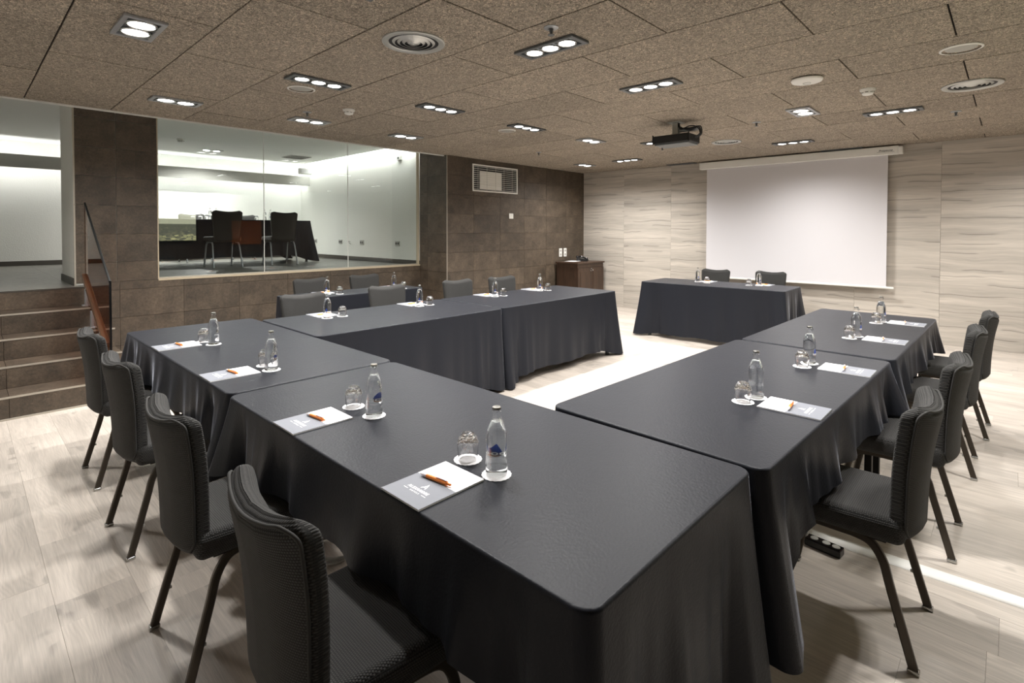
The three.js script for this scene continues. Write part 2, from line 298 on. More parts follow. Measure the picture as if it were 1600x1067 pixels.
{ // upper room shell
  const f = struct('floor_upper', 'grey tile floor of the upper room behind the glass', 'floor');
  mesh('slab', boxMM([XB - 0.1, 0.5, ZB - 0.1], [XG - 0.171, LAND - 0.012, 1.05]), M.joint, f);
  for (let x = XG - 0.171; x > XB; x -= 1.2) for (let z = 1.0; z > ZB; z -= 0.6) mesh('floor_tile', boxMM([Math.max(x - 1.2, XB) + 0.001, LAND - 0.012, Math.max(z - 0.6, ZB) + 0.001], [x - 0.001, LAND, z - 0.001], [rnd(), rnd()]), M.greyTile, f);
  mesh('threshold', boxMM([XG - 0.171, LAND - 0.012, -0.83], [-6.935, LAND, 0.9]), M.greyTile, f);
  const c = struct('ceiling_upper', 'white plaster ceiling of the upper room', 'ceiling');
  mesh('slab', boxMM([XB - 0.1, CE2, ZB + 0.16], [XW - 0.068, CE2 + 0.15, 1.05]), M.white, c);
  mesh('slab', boxMM([XB - 0.1, CE2 + 0.12, ZB - 0.1], [XW - 0.068, CE2 + 0.27, ZB + 0.17]), M.white, c);
  const wb = struct('wall_upper_back', 'white plaster back wall of the upper room', 'wall');
  mesh('plaster', boxMM([XB - 0.1, LAND, ZB - 0.1], [XB, CE2 + 0.2, 1.05]), M.plaster, wb);
  mesh('baseboard', boxMM([XB, LAND, ZB], [XB + 0.015, LAND + 0.075, 1.05]), M.darkBase, wb);
  const wsd = struct('wall_upper_side', 'white plaster side wall of the upper room with wall sockets', 'wall');
  mesh('plaster', boxMM([XB, LAND, ZB - 0.1], [XG - 0.021, CE2 + 0.2, ZB]), M.plaster, wsd);
  mesh('baseboard', boxMM([XB + 0.015, LAND, ZB], [XG - 0.021, LAND + 0.075, ZB + 0.015]), M.darkBase, wsd);
  const wn = struct('wall_upper_near', 'white plaster end wall of the upper room out of view', 'wall');
  mesh('plaster', boxMM([XB, LAND, 1.05], [XG - 0.5, CE2 + 0.2, 1.15]), M.plaster, wn);
  // light trough along the back wall
  const v = thing('light_trough', 'grey plasterboard light trough along the upper room back wall', 'light trough', [XB, 0, 0]);
  mesh('fascia', boxMM([0.40, 2.40, ZB], [0.42, 2.60, 1.05]), M.greyPlastic, v);
  mesh('shelf', boxMM([0.30, 2.49, ZB], [0.40, 2.51, 1.05]), M.greyPlastic, v);
  mesh('light_strip', boxMM([0.31, 2.511, ZB + 0.05], [0.35, 2.521, 1.0]), M.cove, v);
  mesh('light_strip', boxMM([0.31, 2.478, ZB + 0.05], [0.35, 2.489, 1.0]), M.cove, v);
  for (const z of [-4.2, -2.1, 0]) {
    for (const up of [1, -1]) { const a = new THREE.RectAreaLight(COVE_COLOR, COVE * (up > 0 ? 0.36 : 0.45), 2.0, 0.05); a.name = 'trough_light'; a.position.set(0.33, up > 0 ? 2.525 : 2.474, z); v.add(a); a.lookAt(XB - (up > 0 ? 0.6 : 0.3), up > 0 ? 4.5 : 2.0, z); }
  }
  const s = thing('light_slot', 'bright light slot along the ceiling edge of the upper side wall', 'light slot', [0, 0, ZB]);
  mesh('light_strip', boxMM([XB + 0.05, CE2 + 0.09, 0.10], [XG - 0.2, CE2 + 0.1, 0.15]), M.cove, s);
  for (const x of [-10.3, -8.2]) { const a = new THREE.RectAreaLight(COVE_COLOR, COVE * 0.85, 2.1, 0.05); a.name = 'slot_light'; a.position.set(x, CE2 + 0.085, 0.10); s.add(a); a.lookAt(x, 0, ZB - 0.3); }
}

// ------------------------------------------------------------------ ceiling lamps
const ringG = new THREE.TorusGeometry(1, 0.09, 10, 36).rotateX(Math.PI / 2);
function downlight(label, x, z, n, along, big) {
  const pitch = big ? 0.152 : 0.13, r = big ? 0.072 : 0.056, L = big ? 0.38 : 0.46, Wd = big ? 0.2 : 0.165;
  const g = thing('ceiling_downlight', label, 'ceiling lamp', [x, CE, z], along === 'x' ? 0 : Math.PI / 2, 'recessed ceiling lamps');
  const sh = new THREE.Shape(); sh.moveTo(-L / 2, -Wd / 2); sh.lineTo(L / 2, -Wd / 2); sh.lineTo(L / 2, Wd / 2); sh.lineTo(-L / 2, Wd / 2); sh.closePath();
  const hl = new THREE.Path(), a = L / 2 - 0.028, b = Wd / 2 - 0.022; hl.moveTo(-a, -b); hl.lineTo(-a, b); hl.lineTo(a, b); hl.lineTo(a, -b); hl.closePath(); sh.holes.push(hl);
  const bz = new THREE.ExtrudeGeometry(sh, { depth: 0.012, bevelEnabled: true, bevelSize: 0.002, bevelThickness: 0.002, bevelSegments: 1 }).rotateX(Math.PI / 2); bz.translate(0, -0.002, 0);
  mesh('bezel', bz, big ? M.brush : M.bezel, g); // wide frames are bare steel
  mesh('housing', at(new THREE.BoxGeometry(L - 0.05, 0.004, Wd - 0.04), 0, -0.0025, 0), big ? M.bezel : M.housing, g);
  for (let i = 0; i < n; i++) {
    const px = (i - (n - 1) / 2) * pitch, lamp = mesh('lamp_ring', ringG.clone().scale(r, r * 1.1, r).translate(px, -0.011, 0), M.chrome, g);
    mesh('lens', at(cyl(r * 0.86, r * 0.74, 0.006, 32), px, -0.0095, 0), M.lens, lamp);
    const s = new THREE.SpotLight(LAMP_COLOR, LAMP, 0, THREE.MathUtils.degToRad(78), 1.0, 2); s.name = 'lamp_light'; s.position.set(px, -0.03, 0); s.shadow.radius = 2; s.castShadow = true;
    s.target.name = 'lamp_aim'; s.target.position.set(px, -2, 0); g.add(s); g.add(s.target);
  }
}
for (const a of [
  ['two-lamp silver ceiling downlight, largest, beside the dark board joint', -3.61, -0.727, 2, 'x', true],
  ['two-lamp ceiling downlight above the tiled pier by the stairs', -5.41, -1.36, 2, 'z', true],
  ['three-lamp ceiling downlight with a round speaker grille close beside it', -3.9, -1.94, 3, 'z'],
  ['two-lamp ceiling downlight with a sprinkler close by, above the glass partition', -5.35, -2.56, 2, 'z', true],
  ['three-lamp ceiling downlight in the middle, between smoke detector and air diffuser', -3.915, -3.15, 3, 'z'],
  ['two-lamp ceiling downlight near the tiled end of the glass partition', -5.375, -3.785, 2, 'z', true],
  ['three-lamp ceiling downlight next to a recessed sprinkler, beside the large air diffuser', -2.11, -2.57, 3, 'x'],
  ['three-lamp ceiling downlight between the access point disc and the front lamps', -2.09, -3.79, 3, 'x'],
  ['three-lamp ceiling downlight with a small round speaker beside its end', -3.93, -4.38, 3, 'z'],
  ['two-lamp ceiling downlight above the corner with the wall air grille', -3.9, -5.57, 2, 'z', true],
  ['ceiling downlight partly hidden behind the black projector', -3.31, -6.25, 3, 'x'],
  ['three-lamp ceiling downlight by the screen wall near the tiled corner', -4.55, -7.51, 3, 'x'],
  ['two-lamp ceiling downlight in the tiled corner above the wooden cabinet', -5.42, -7.56, 2, 'z', true],
  ['two-lamp square-looking ceiling downlight between access point and projection screen', -1.47, -5.6, 2, 'z', true],
  ['three-lamp ceiling downlight near the free end of the screen housing', -0.845, -6.18, 3, 'x'],
  ['three-lamp ceiling downlight straight above the projection screen', -2.07, -7.45, 3, 'x'],
  ['three-lamp ceiling downlight overhead, out of view above the front table', -2.1, -1.35, 3, 'x'],
  ['three-lamp ceiling downlight overhead, out of view above the open corner', -0.85, -2.45, 3, 'x'],
  ['two-lamp ceiling downlight overhead, out of view by the stairs', -5.41, 0.12, 2, 'z', true],
  ['three-lamp ceiling downlight overhead, out of view above the chairs', 0.42, -3.79, 3, 'x'],
  ['three-lamp ceiling downlight overhead, out of view by the side wall', 0.42, -7.45, 3, 'x'],
]) downlight(...a);

// round air diffusers, speakers, detectors, sprinklers
function airDiffuser(label, x, z, R) {
  const g = thing('air_diffuser', label, 'air diffuser', [x, CE, z], 0, 'round ceiling air diffusers');
  mesh('rim', new THREE.LatheGeometry([[R, 0], [R, -0.006], [R * 0.97, -0.012], [R * 0.80, -0.008], [R * 0.79, 0]].map((p) => new THREE.Vector2(...p)), 56), M.diffuser, g);
  mesh('throat', at(cyl(R * 0.79, R * 0.79, 0.003, 40), 0, -0.0015, 0), M.housing, g);
  for (let k = 0; k < 4; k++) { const r = R * (0.68 - k * 0.155); mesh('ring_vane', new THREE.LatheGeometry([[r, -0.003], [r - 0.002, -0.002], [r - 0.017, -0.010 - 0.001 * k], [r - 0.014, -0.0115 - 0.001 * k], [r, -0.003]].map((p) => new THREE.Vector2(...p)), 48), M.diffuser, g); }
  mesh('center_cone', new THREE.LatheGeometry([[0.026, -0.006], [0.022, -0.012], [0.006, -0.0155], [0, -0.016]].map((p) => new THREE.Vector2(p[0] * R / 0.19, p[1])), 32), M.diffuser, g);
}
airDiffuser('large round aluminium air diffuser above the front table row', -2.67, -1.94, 0.19);
airDiffuser('round air diffuser with bright vanes near the screen wall panels', -0.245, -5.5, 0.19);
airDiffuser('round air diffuser between the projector and the projection screen', -2.69, -6.85, 0.18);
function speaker(label, x, z, r) { const g = thing('ceiling_speaker', label, 'speaker', [x, CE, z], 0, 'ceiling speakers'); mesh('rim', new THREE.LatheGeometry([[r, 0], [r, -0.004], [r * 0.9, -0.008], [r * 0.88, -0.005]].map((p) => new THREE.Vector2(...p)), 48), M.whitePlastic, g); mesh('speaker_mesh', new THREE.SphereGeometry(r * 3, 40, 6, 0, 6.2832, Math.PI - 0.297, 0.297).translate(0, r * 3 - 0.0085, 0), M.greyPlastic, g); }
speaker('round white ceiling speaker beside a three-lamp downlight near the glass', -4.216, -1.95, 0.108);
speaker('round white ceiling speaker near the screen wall, beyond the access point', -0.25, -4.37, 0.11);
speaker('small round white ceiling speaker far down the tiled wall side', -4.23, -4.375, 0.1);
{
  const g = thing('access_point', 'white disc shaped wireless access point on the ceiling', 'access point', [-1.14, CE, -4.43]);
  mesh('disc', new THREE.LatheGeometry([[0.07, 0], [0.108, -0.006], [0.108, -0.014], [0.10, -0.026], [0.06, -0.034], [0, -0.036]].map((p) => new THREE.Vector2(...p)), 48), M.whitePlastic, g);
  mesh('mark', at(new THREE.TorusGeometry(0.026, 0.0018, 6, 24).rotateX(Math.PI / 2), 0, -0.0362, 0), M.greyPlastic, g);
}
function smoke(label, x, y, z) { const g = thing('smoke_detector', label, 'smoke detector', [x, y, z], 0, 'smoke detectors'); mesh('base', new THREE.LatheGeometry([[0.055, 0], [0.055, -0.014], [0.046, -0.02]].map((p) => new THREE.Vector2(...p)), 32), M.whitePlastic, g); mesh('sensor_head', new THREE.LatheGeometry([[0.046, -0.018], [0.043, -0.034], [0.036, -0.046], [0.02, -0.051], [0, -0.052]].map((p) => new THREE.Vector2(...p)), 32), M.whitePlastic, g); for (let k = 0; k < 8; k++) mesh('vent_slot', at(new THREE.BoxGeometry(0.02, 0.004, 0.003), 0, -0.032, 0.0435).rotateY(k * Math.PI / 4), M.black, g); }
smoke('white smoke detector near the glass partition end of the ceiling', -4.596, CE, -2.587);
smoke('white smoke detector between the access point and the screen lamps', -0.864, CE, -5.088);
smoke('white smoke detector on the upper room ceiling behind the glass', -9.3, CE2, -2.4);
function sprinkler(label, x, z) { const g = thing('fire_sprinkler', label, 'sprinkler', [x, CE, z], 0, 'ceiling sprinklers'); mesh('escutcheon', new THREE.LatheGeometry([[0.042, 0], [0.042, -0.004], [0.016, -0.009]].map((p) => new THREE.Vector2(...p)), 28), M.brush, g); mesh('sprinkler_body', at(cyl(0.012, 0.008, 0.03, 14), 0, -0.022, 0), M.bezel, g); mesh('deflector', at(cyl(0.019, 0.019, 0.003, 20), 0, -0.042, 0), M.bezel, g); }
sprinkler('chrome sprinkler beside the three-lamp downlight above the front table', -1.911, -2.334);
sprinkler('small sprinkler beside the two-lamp downlight above the glass partition', -4.991, -2.366);
sprinkler('small sprinkler in the tiled wall half of the ceiling', -5.057, -5.9);
sprinkler('small sprinkler just past the projector', -3.505, -6.696);
sprinkler('small sprinkler between the projector and the square-looking downlight', -1.978, -5.839);
sprinkler('small sprinkler near the free end of the screen housing', -0.407, -6.611);
for (const [lab, x] of [['grey slot air grille on the ceiling by the wood panelled corner', -4.13], ['grey slot air grille on the ceiling above the screen housing', -1.75]]) {
  const g = thing('ceiling_grille', lab, 'air grille', [x, CE, ZS + 0.11], 0, 'ceiling slot grilles');
  mesh('frame', merge([at(new THREE.BoxGeometry(0.5, 0.01, 0.015), 0, -0.005, -0.06), at(new THREE.BoxGeometry(0.5, 0.01, 0.015), 0, -0.005, 0.06), at(new THREE.BoxGeometry(0.015, 0.01, 0.12), -0.2425, -0.005, 0), at(new THREE.BoxGeometry(0.015, 0.01, 0.12), 0.2425, -0.005, 0)]), M.bezel, g);
  mesh('backing', at(new THREE.BoxGeometry(0.47, 0.002, 0.105), 0, -0.001, 0), M.housing, g);
  for (let k = 0; k < 5; k++) mesh('slat', at(new THREE.BoxGeometry(0.47, 0.004, 0.006), 0, -0.005, -0.04 + k * 0.02), M.bezel, g);
}

// ------------------------------------------------------------------ wall fittings of the main room
{ // air grille in the tiled wall
  const g = thing('wall_air_grille', 'white air grille with slanted bars high on the tiled wall', 'air grille', [XW, 2.298, -6.19]);
  const w = 1.05, h = 0.435;
  mesh('frame', merge([at(new THREE.BoxGeometry(0.016, 0.022, w), 0.008, h / 2 - 0.011, 0), at(new THREE.BoxGeometry(0.016, 0.022, w), 0.008, -h / 2 + 0.011, 0), at(new THREE.BoxGeometry(0.016, h - 0.044, 0.022), 0.008, 0, w / 2 - 0.011), at(new THREE.BoxGeometry(0.016, h - 0.044, 0.022), 0.008, 0, -w / 2 + 0.011)]), M.whitePlastic, g);
  mesh('backing', at(new THREE.BoxGeometry(0.002, h - 0.03, w - 0.03), 0.001, 0, 0), M.housing, g);
  for (let k = 0; k < 12; k++) { const b = new THREE.BoxGeometry(0.012, 0.003, w - 0.05); b.rotateZ(-0.6); mesh('louver', at(b, 0.009, -h / 2 + 0.04 + k * 0.0325, 0), M.whitePlastic, g); }
  for (let k = 0; k < 5; k++) mesh('upright_bar', at(new THREE.BoxGeometry(0.004, h - 0.05, 0.006), 0.003, 0, -0.4 + k * 0.2), M.greyPlastic, g);
  mesh('filter_plate', at(new THREE.BoxGeometry(0.002, 0.30, 0.5), 0.0025, -0.03, 0.11), M.whitePlastic, g);
}
single('wall_switch', at(rbox(0.012, 0.088, 0.105, 0.003), 0.006, 0, 0), M.whitePlastic, 'small white switch plate alone on the tiled wall', 'switch', [XW, 1.70, -6.56]);
for (const [lab, z] of [['tall white socket plate on the tiled wall, one nearer the grille', -7.93], ['tall white socket plate on the tiled wall, one nearer the corner', -8.07]]) {
  const g = thing('wall_socket', lab, 'socket', [XW, 1.035, z], 0, 'double socket plates above the cabinet');
  mesh('plate', at(rbox(0.012, 0.16, 0.085, 0.003), 0.006, 0, 0), M.whitePlastic, g); mesh('outlet', at(cyl(0.022, 0.022, 0.003, 20).rotateZ(Math.PI / 2), 0.013, 0.036, 0), M.greyPlastic, g); mesh('outlet', at(cyl(0.022, 0.022, 0.003, 20).rotateZ(Math.PI / 2), 0.013, -0.036, 0), M.greyPlastic, g);
}
{ // projection screen
  const z = ZS + 0.11, x0 = -3.80, x1 = -1.10, g = thing('projection_screen', 'pulled down white projection screen on the wood panelled wall', 'projection screen', [0, 0, z]);
  const hs = mesh('housing', at(rbox(x1 - x0, 0.115, 0.1, 0.012), (x0 + x1) / 2, 2.525, -0.02), M.whitePlastic, g);
  mesh('end_cap', at(rbox(0.05, 0.1, 0.09, 0.008), x1 + 0.02, 2.52, -0.02), M.whitePlastic, g);
  mesh('fabric', at(new THREE.BoxGeometry(2.465, 1.80, 0.002), -2.448, 1.585, 0.0), M.screen, g);
  mesh('bottom_bar', at(rbox(2.56, 0.028, 0.02, 0.006), -2.41, 0.695, 0.0), M.whitePlastic, g);
  const logo = canvasTex(256, 64, (c, w, h) => { c.fillStyle = '#e6e5e0'; c.fillRect(0, 0, w, h); c.fillStyle = '#1c2430'; c.font = 'italic bold 46px sans-serif'; c.textAlign = 'center'; c.fillText('Proyecta', w / 2, 46); c.fillRect(6, 54, 244, 4); });
  mesh('logo', at(new THREE.PlaneGeometry(0.2, 0.045), x1 - 0.14, 2.525, 0.0305), std({ map: logo, roughness: 0.5 }), hs);
}
{ // projector on its bracket
  const g = thing('projector', 'black projector hanging from a grey ceiling bracket', 'projector', [-2.60, CE, -5.27], 0.02);
  mesh('ceiling_plate', at(rbox(0.14, 0.01, 0.14, 0.003), 0, -0.005, 0), M.greyPlastic, g);
  mesh('bracket', merge([at(new THREE.BoxGeometry(0.06, 0.14, 0.004), 0, -0.075, 0.03), at(new THREE.BoxGeometry(0.06, 0.14, 0.004), 0, -0.075, -0.03), at(new THREE.BoxGeometry(0.13, 0.006, 0.09), 0, -0.142, 0)]), M.greyPlastic, g);
  mesh('mount_arm', at(cyl(0.02, 0.02, 0.22, 16).rotateZ(Math.PI / 2), 0.13, -0.09, -0.02), M.brush, g);
  mesh('body', at(rbox(0.40, 0.085, 0.28, 0.012, 3), 0.0, -0.188, 0), M.black, g);
  mesh('lower_shell', at(rbox(0.37, 0.02, 0.25, 0.008), 0.0, -0.236, 0), M.bezel, g);
  const l = mesh('lens_barrel', at(cyl(0.034, 0.034, 0.03, 24).rotateX(Math.PI / 2), -0.1, -0.188, -0.15), M.glossBlack, g);
  mesh('lens_glass', at(new THREE.SphereGeometry(0.027, 20, 12).scale(1, 1, 0.4), -0.1, -0.188, -0.163), M.bottleGlass, l);
  for (const sx of [-0.198, 0.198]) mesh('corner_post', at(rbox(0.012, 0.1, 0.012, 0.003), sx, -0.185, 0.137), M.black, g);
  mesh('port_panel', at(new THREE.BoxGeometry(0.003, 0.055, 0.2), 0.2, -0.188, 0), M.housing, g);
  for (let k = 0; k < 3; k++) mesh('cable', tube([[0.02, -0.01, 0.02 * k - 0.02], [0.06, -0.06 - 0.01 * k, 0.03], [0.16, -0.10 + 0.02 * k, 0.02], [0.26 - 0.02 * k, -0.07, 0.0], [0.27, -0.15, -0.01 + 0.02 * k], [0.205, -0.18, 0.03 * k - 0.04]], 0.006, 40, 7), M.cable, g);
}
{ // wooden cabinet in the corner
  const x0 = -6.22, x1 = -5.69, z0 = -8.60, z1 = -7.74, H = 0.87, g = thing('wooden_cabinet', 'dark walnut two-door cabinet in the corner with a phone on top', 'cabinet', [(x0 + x1) / 2, 0, (z0 + z1) / 2]);
  const w = x1 - x0, d = z1 - z0;
  mesh('body', at(boxMM([-w / 2 + 0.02, 0.06, -d / 2 + 0.02], [w / 2 - 0.03, H - 0.03, d / 2 - 0.02]), 0, 0, 0), M.walnut, g);
  mesh('plinth', boxMM([-w / 2 + 0.03, 0, -d / 2 + 0.04], [w / 2 - 0.05, 0.06, d / 2 - 0.04]), M.black, g);
  mesh('top', at(rbox(w, 0.03, d, 0.008), 0, H - 0.015, 0), M.walnut, g);
  mesh('rail', boxMM([w / 2 - 0.03, H - 0.10, -d / 2 + 0.02], [w / 2 - 0.022, H - 0.03, d / 2 - 0.02]), M.walnut, g);
  for (const s of [-1, 1]) {
    const dr = mesh('door', boxMM([w / 2 - 0.03, 0.065, s > 0 ? 0.003 : -d / 2 + 0.022], [w / 2 - 0.012, H - 0.105, s > 0 ? d / 2 - 0.022 : -0.003]), M.walnut, g);
    mesh('inset_panel', boxMM([w / 2 - 0.0118, 0.12, s > 0 ? 0.06 : -d / 2 + 0.08], [w / 2 - 0.006, H - 0.17, s > 0 ? d / 2 - 0.08 : -0.06]), M.walnut, dr);
    mesh('knob', at(new THREE.SphereGeometry(0.012, 14, 10), w / 2, H - 0.16, s * 0.03), M.chrome, dr);
  }
  mesh('lock', at(cyl(0.014, 0.014, 0.012, 16).rotateZ(Math.PI / 2), w / 2 - 0.01, H - 0.125, 0), M.chrome, g);
  const p = thing('desk_telephone', 'black desk telephone on the walnut cabinet', 'telephone', [-6.0, H, -8.30], 0.5);
  const wedge = new THREE.Shape(); wedge.moveTo(-0.1, 0); wedge.lineTo(0.1, 0); wedge.lineTo(0.1, 0.022); wedge.lineTo(-0.1, 0.065); wedge.closePath();
  mesh('base', at(new THREE.ExtrudeGeometry(wedge, { depth: 0.19, bevelEnabled: true, bevelSize: 0.004, bevelThickness: 0.004 }), 0, 0.005, -0.095), M.black, p);
  mesh('handset', merge([tube([[-0.09, 0.078, 0.075], [-0.02, 0.088, 0.075], [0.09, 0.05, 0.075]], 0.016, 16, 10), at(new THREE.SphereGeometry(0.026, 16, 10), -0.09, 0.078, 0.075), at(new THREE.SphereGeometry(0.026, 16, 10), 0.088, 0.048, 0.075)]), M.glossBlack, p);
  for (let i = 0; i < 4; i++) for (let j = 0; j < 3; j++) mesh('key', at(rbox(0.014, 0.006, 0.016, 0.002), -0.03 + i * 0.026, 0.058 - i * 0.0056, -0.055 + j * 0.03).rotateZ(0), M.greyPlastic, p);
  single('paper_sheet', at(new THREE.BoxGeometry(0.21, 0.004, 0.28), 0, 0.002, 0), M.paper, 'white sheet of paper beside the telephone on the cabinet', 'paper', [-6.05, H, -8.06], 0.2);
}
{ // things on the wall behind the camera that the glass mirrors
  const tex = canvasTex(512, 288, (c, w, h) => {
    c.fillStyle = '#d8d7b4'; c.fillRect(0, 0, w, h * 0.46); c.fillStyle = '#43462b'; c.fillRect(0, h * 0.46, w, h * 0.54);
    for (let k = 0; k < 420; k++) { const y = h * 0.47 + Math.pow(rnd(), 1.2) * h * 0.53, s = (y / h - 0.42) * 40, v = 20 + rnd() * 120 + (y / h > 0.8 ? 110 * rnd() : 0); c.fillStyle = `rgb(${v | 0},${(v * 0.98) | 0},${(v * 0.66) | 0})`; c.beginPath(); c.ellipse(rnd() * w, y, s, s * 0.45, 0, 0, 7); c.fill(); }
  });
  const tv = thing('television', 'wall television showing a hazy field, mirrored in the glass partition', 'television', [XR - 0.02, 1.575, -3.62]);
  mesh('casing', at(rbox(0.06, 0.84, 1.46, 0.01), -0.03, 0, 0), M.black, tv);
  const pg = new THREE.PlaneGeometry(1.4, 0.79); pg.rotateY(-Math.PI / 2); mesh('display', at(pg, -0.0615, 0, 0), std({ color: 0x111111, roughness: 0.4, emissive: 0xffffff, emissiveMap: tex, emissiveIntensity: 4.5 }), tv);
  const a = new THREE.RectAreaLight(new THREE.Color(1, 1, 0.85), 0.6, 1.4, 0.79); a.name = 'display_light'; a.position.set(-0.07, 0, 0); tv.add(a); a.lookAt(XR - 3, 1.575, -3.62);
  const nb = thing('notice_board', 'orange brown wooden notice board, mirrored in the glass partition', 'notice board', [XR - 0.02, 1.385, -5.6]);
  mesh('panel', at(rbox(0.03, 0.65, 0.78, 0.006), -0.015, 0, 0), std({ color: 0xb5622a, roughness: 0.55 }), nb);
}

// ------------------------------------------------------------------ stair balustrade
{
  const g = thing('stair_balustrade', 'tinted glass stair balustrade with wooden handrail', 'balustrade', [0, 0, -0.885]);
  const xt = -6.70, yt = 1.712, xb = -5.50, yb = 1.01, sh = new THREE.Shape();
  sh.moveTo(xt, 0.78); sh.lineTo(-6.3, 0.60); sh.lineTo(-5.75, 0.27); sh.lineTo(xb, 0.12); sh.lineTo(xb, yb); sh.lineTo(xt, yt); sh.closePath();
  mesh('pane', at(new THREE.ExtrudeGeometry(sh, { depth: 0.012, bevelEnabled: false }), 0, 0, -0.006), M.bronzePane, g);
  mesh('top_edge', sweepRect([[xt, yt + 0.004, 0], [xb, yb + 0.004, 0]], 0.016, 0.02, [0, 0, 1]), M.glassEdge, g);
  mesh('end_edge', at(new THREE.BoxGeometry(0.016, yb - 0.12, 0.016), xb + 0.006, (yb + 0.12) / 2, 0), M.glossBlack, g);
  const rail = mesh('handrail', sweepRect([[-6.76, 0.99, 0.012], [-6.72, 0.985, 0.012], [-5.62, 0.46, 0.012]], 0.036, 0.05, [0, 0, 1]), M.handrail, g);
  for (const [x, y] of [[-6.5, 0.88], [-5.8, 0.545]]) mesh('rail_bracket', at(cyl(0.008, 0.008, 0.03, 10).rotateX(Math.PI / 2), x, y, 0.018), M.brush, rail);
  for (const [x, y] of [[-6.6, 0.704], [-6.28, 0.528], [-5.97, 0.352]]) { const c = mesh('clamp', at(rbox(0.06, 0.16, 0.05, 0.004), x, y + 0.08, 0), M.brush, g); mesh('clamp_foot', at(rbox(0.09, 0.01, 0.09, 0.003), x, y + 0.005, 0), M.brush, c); }
}

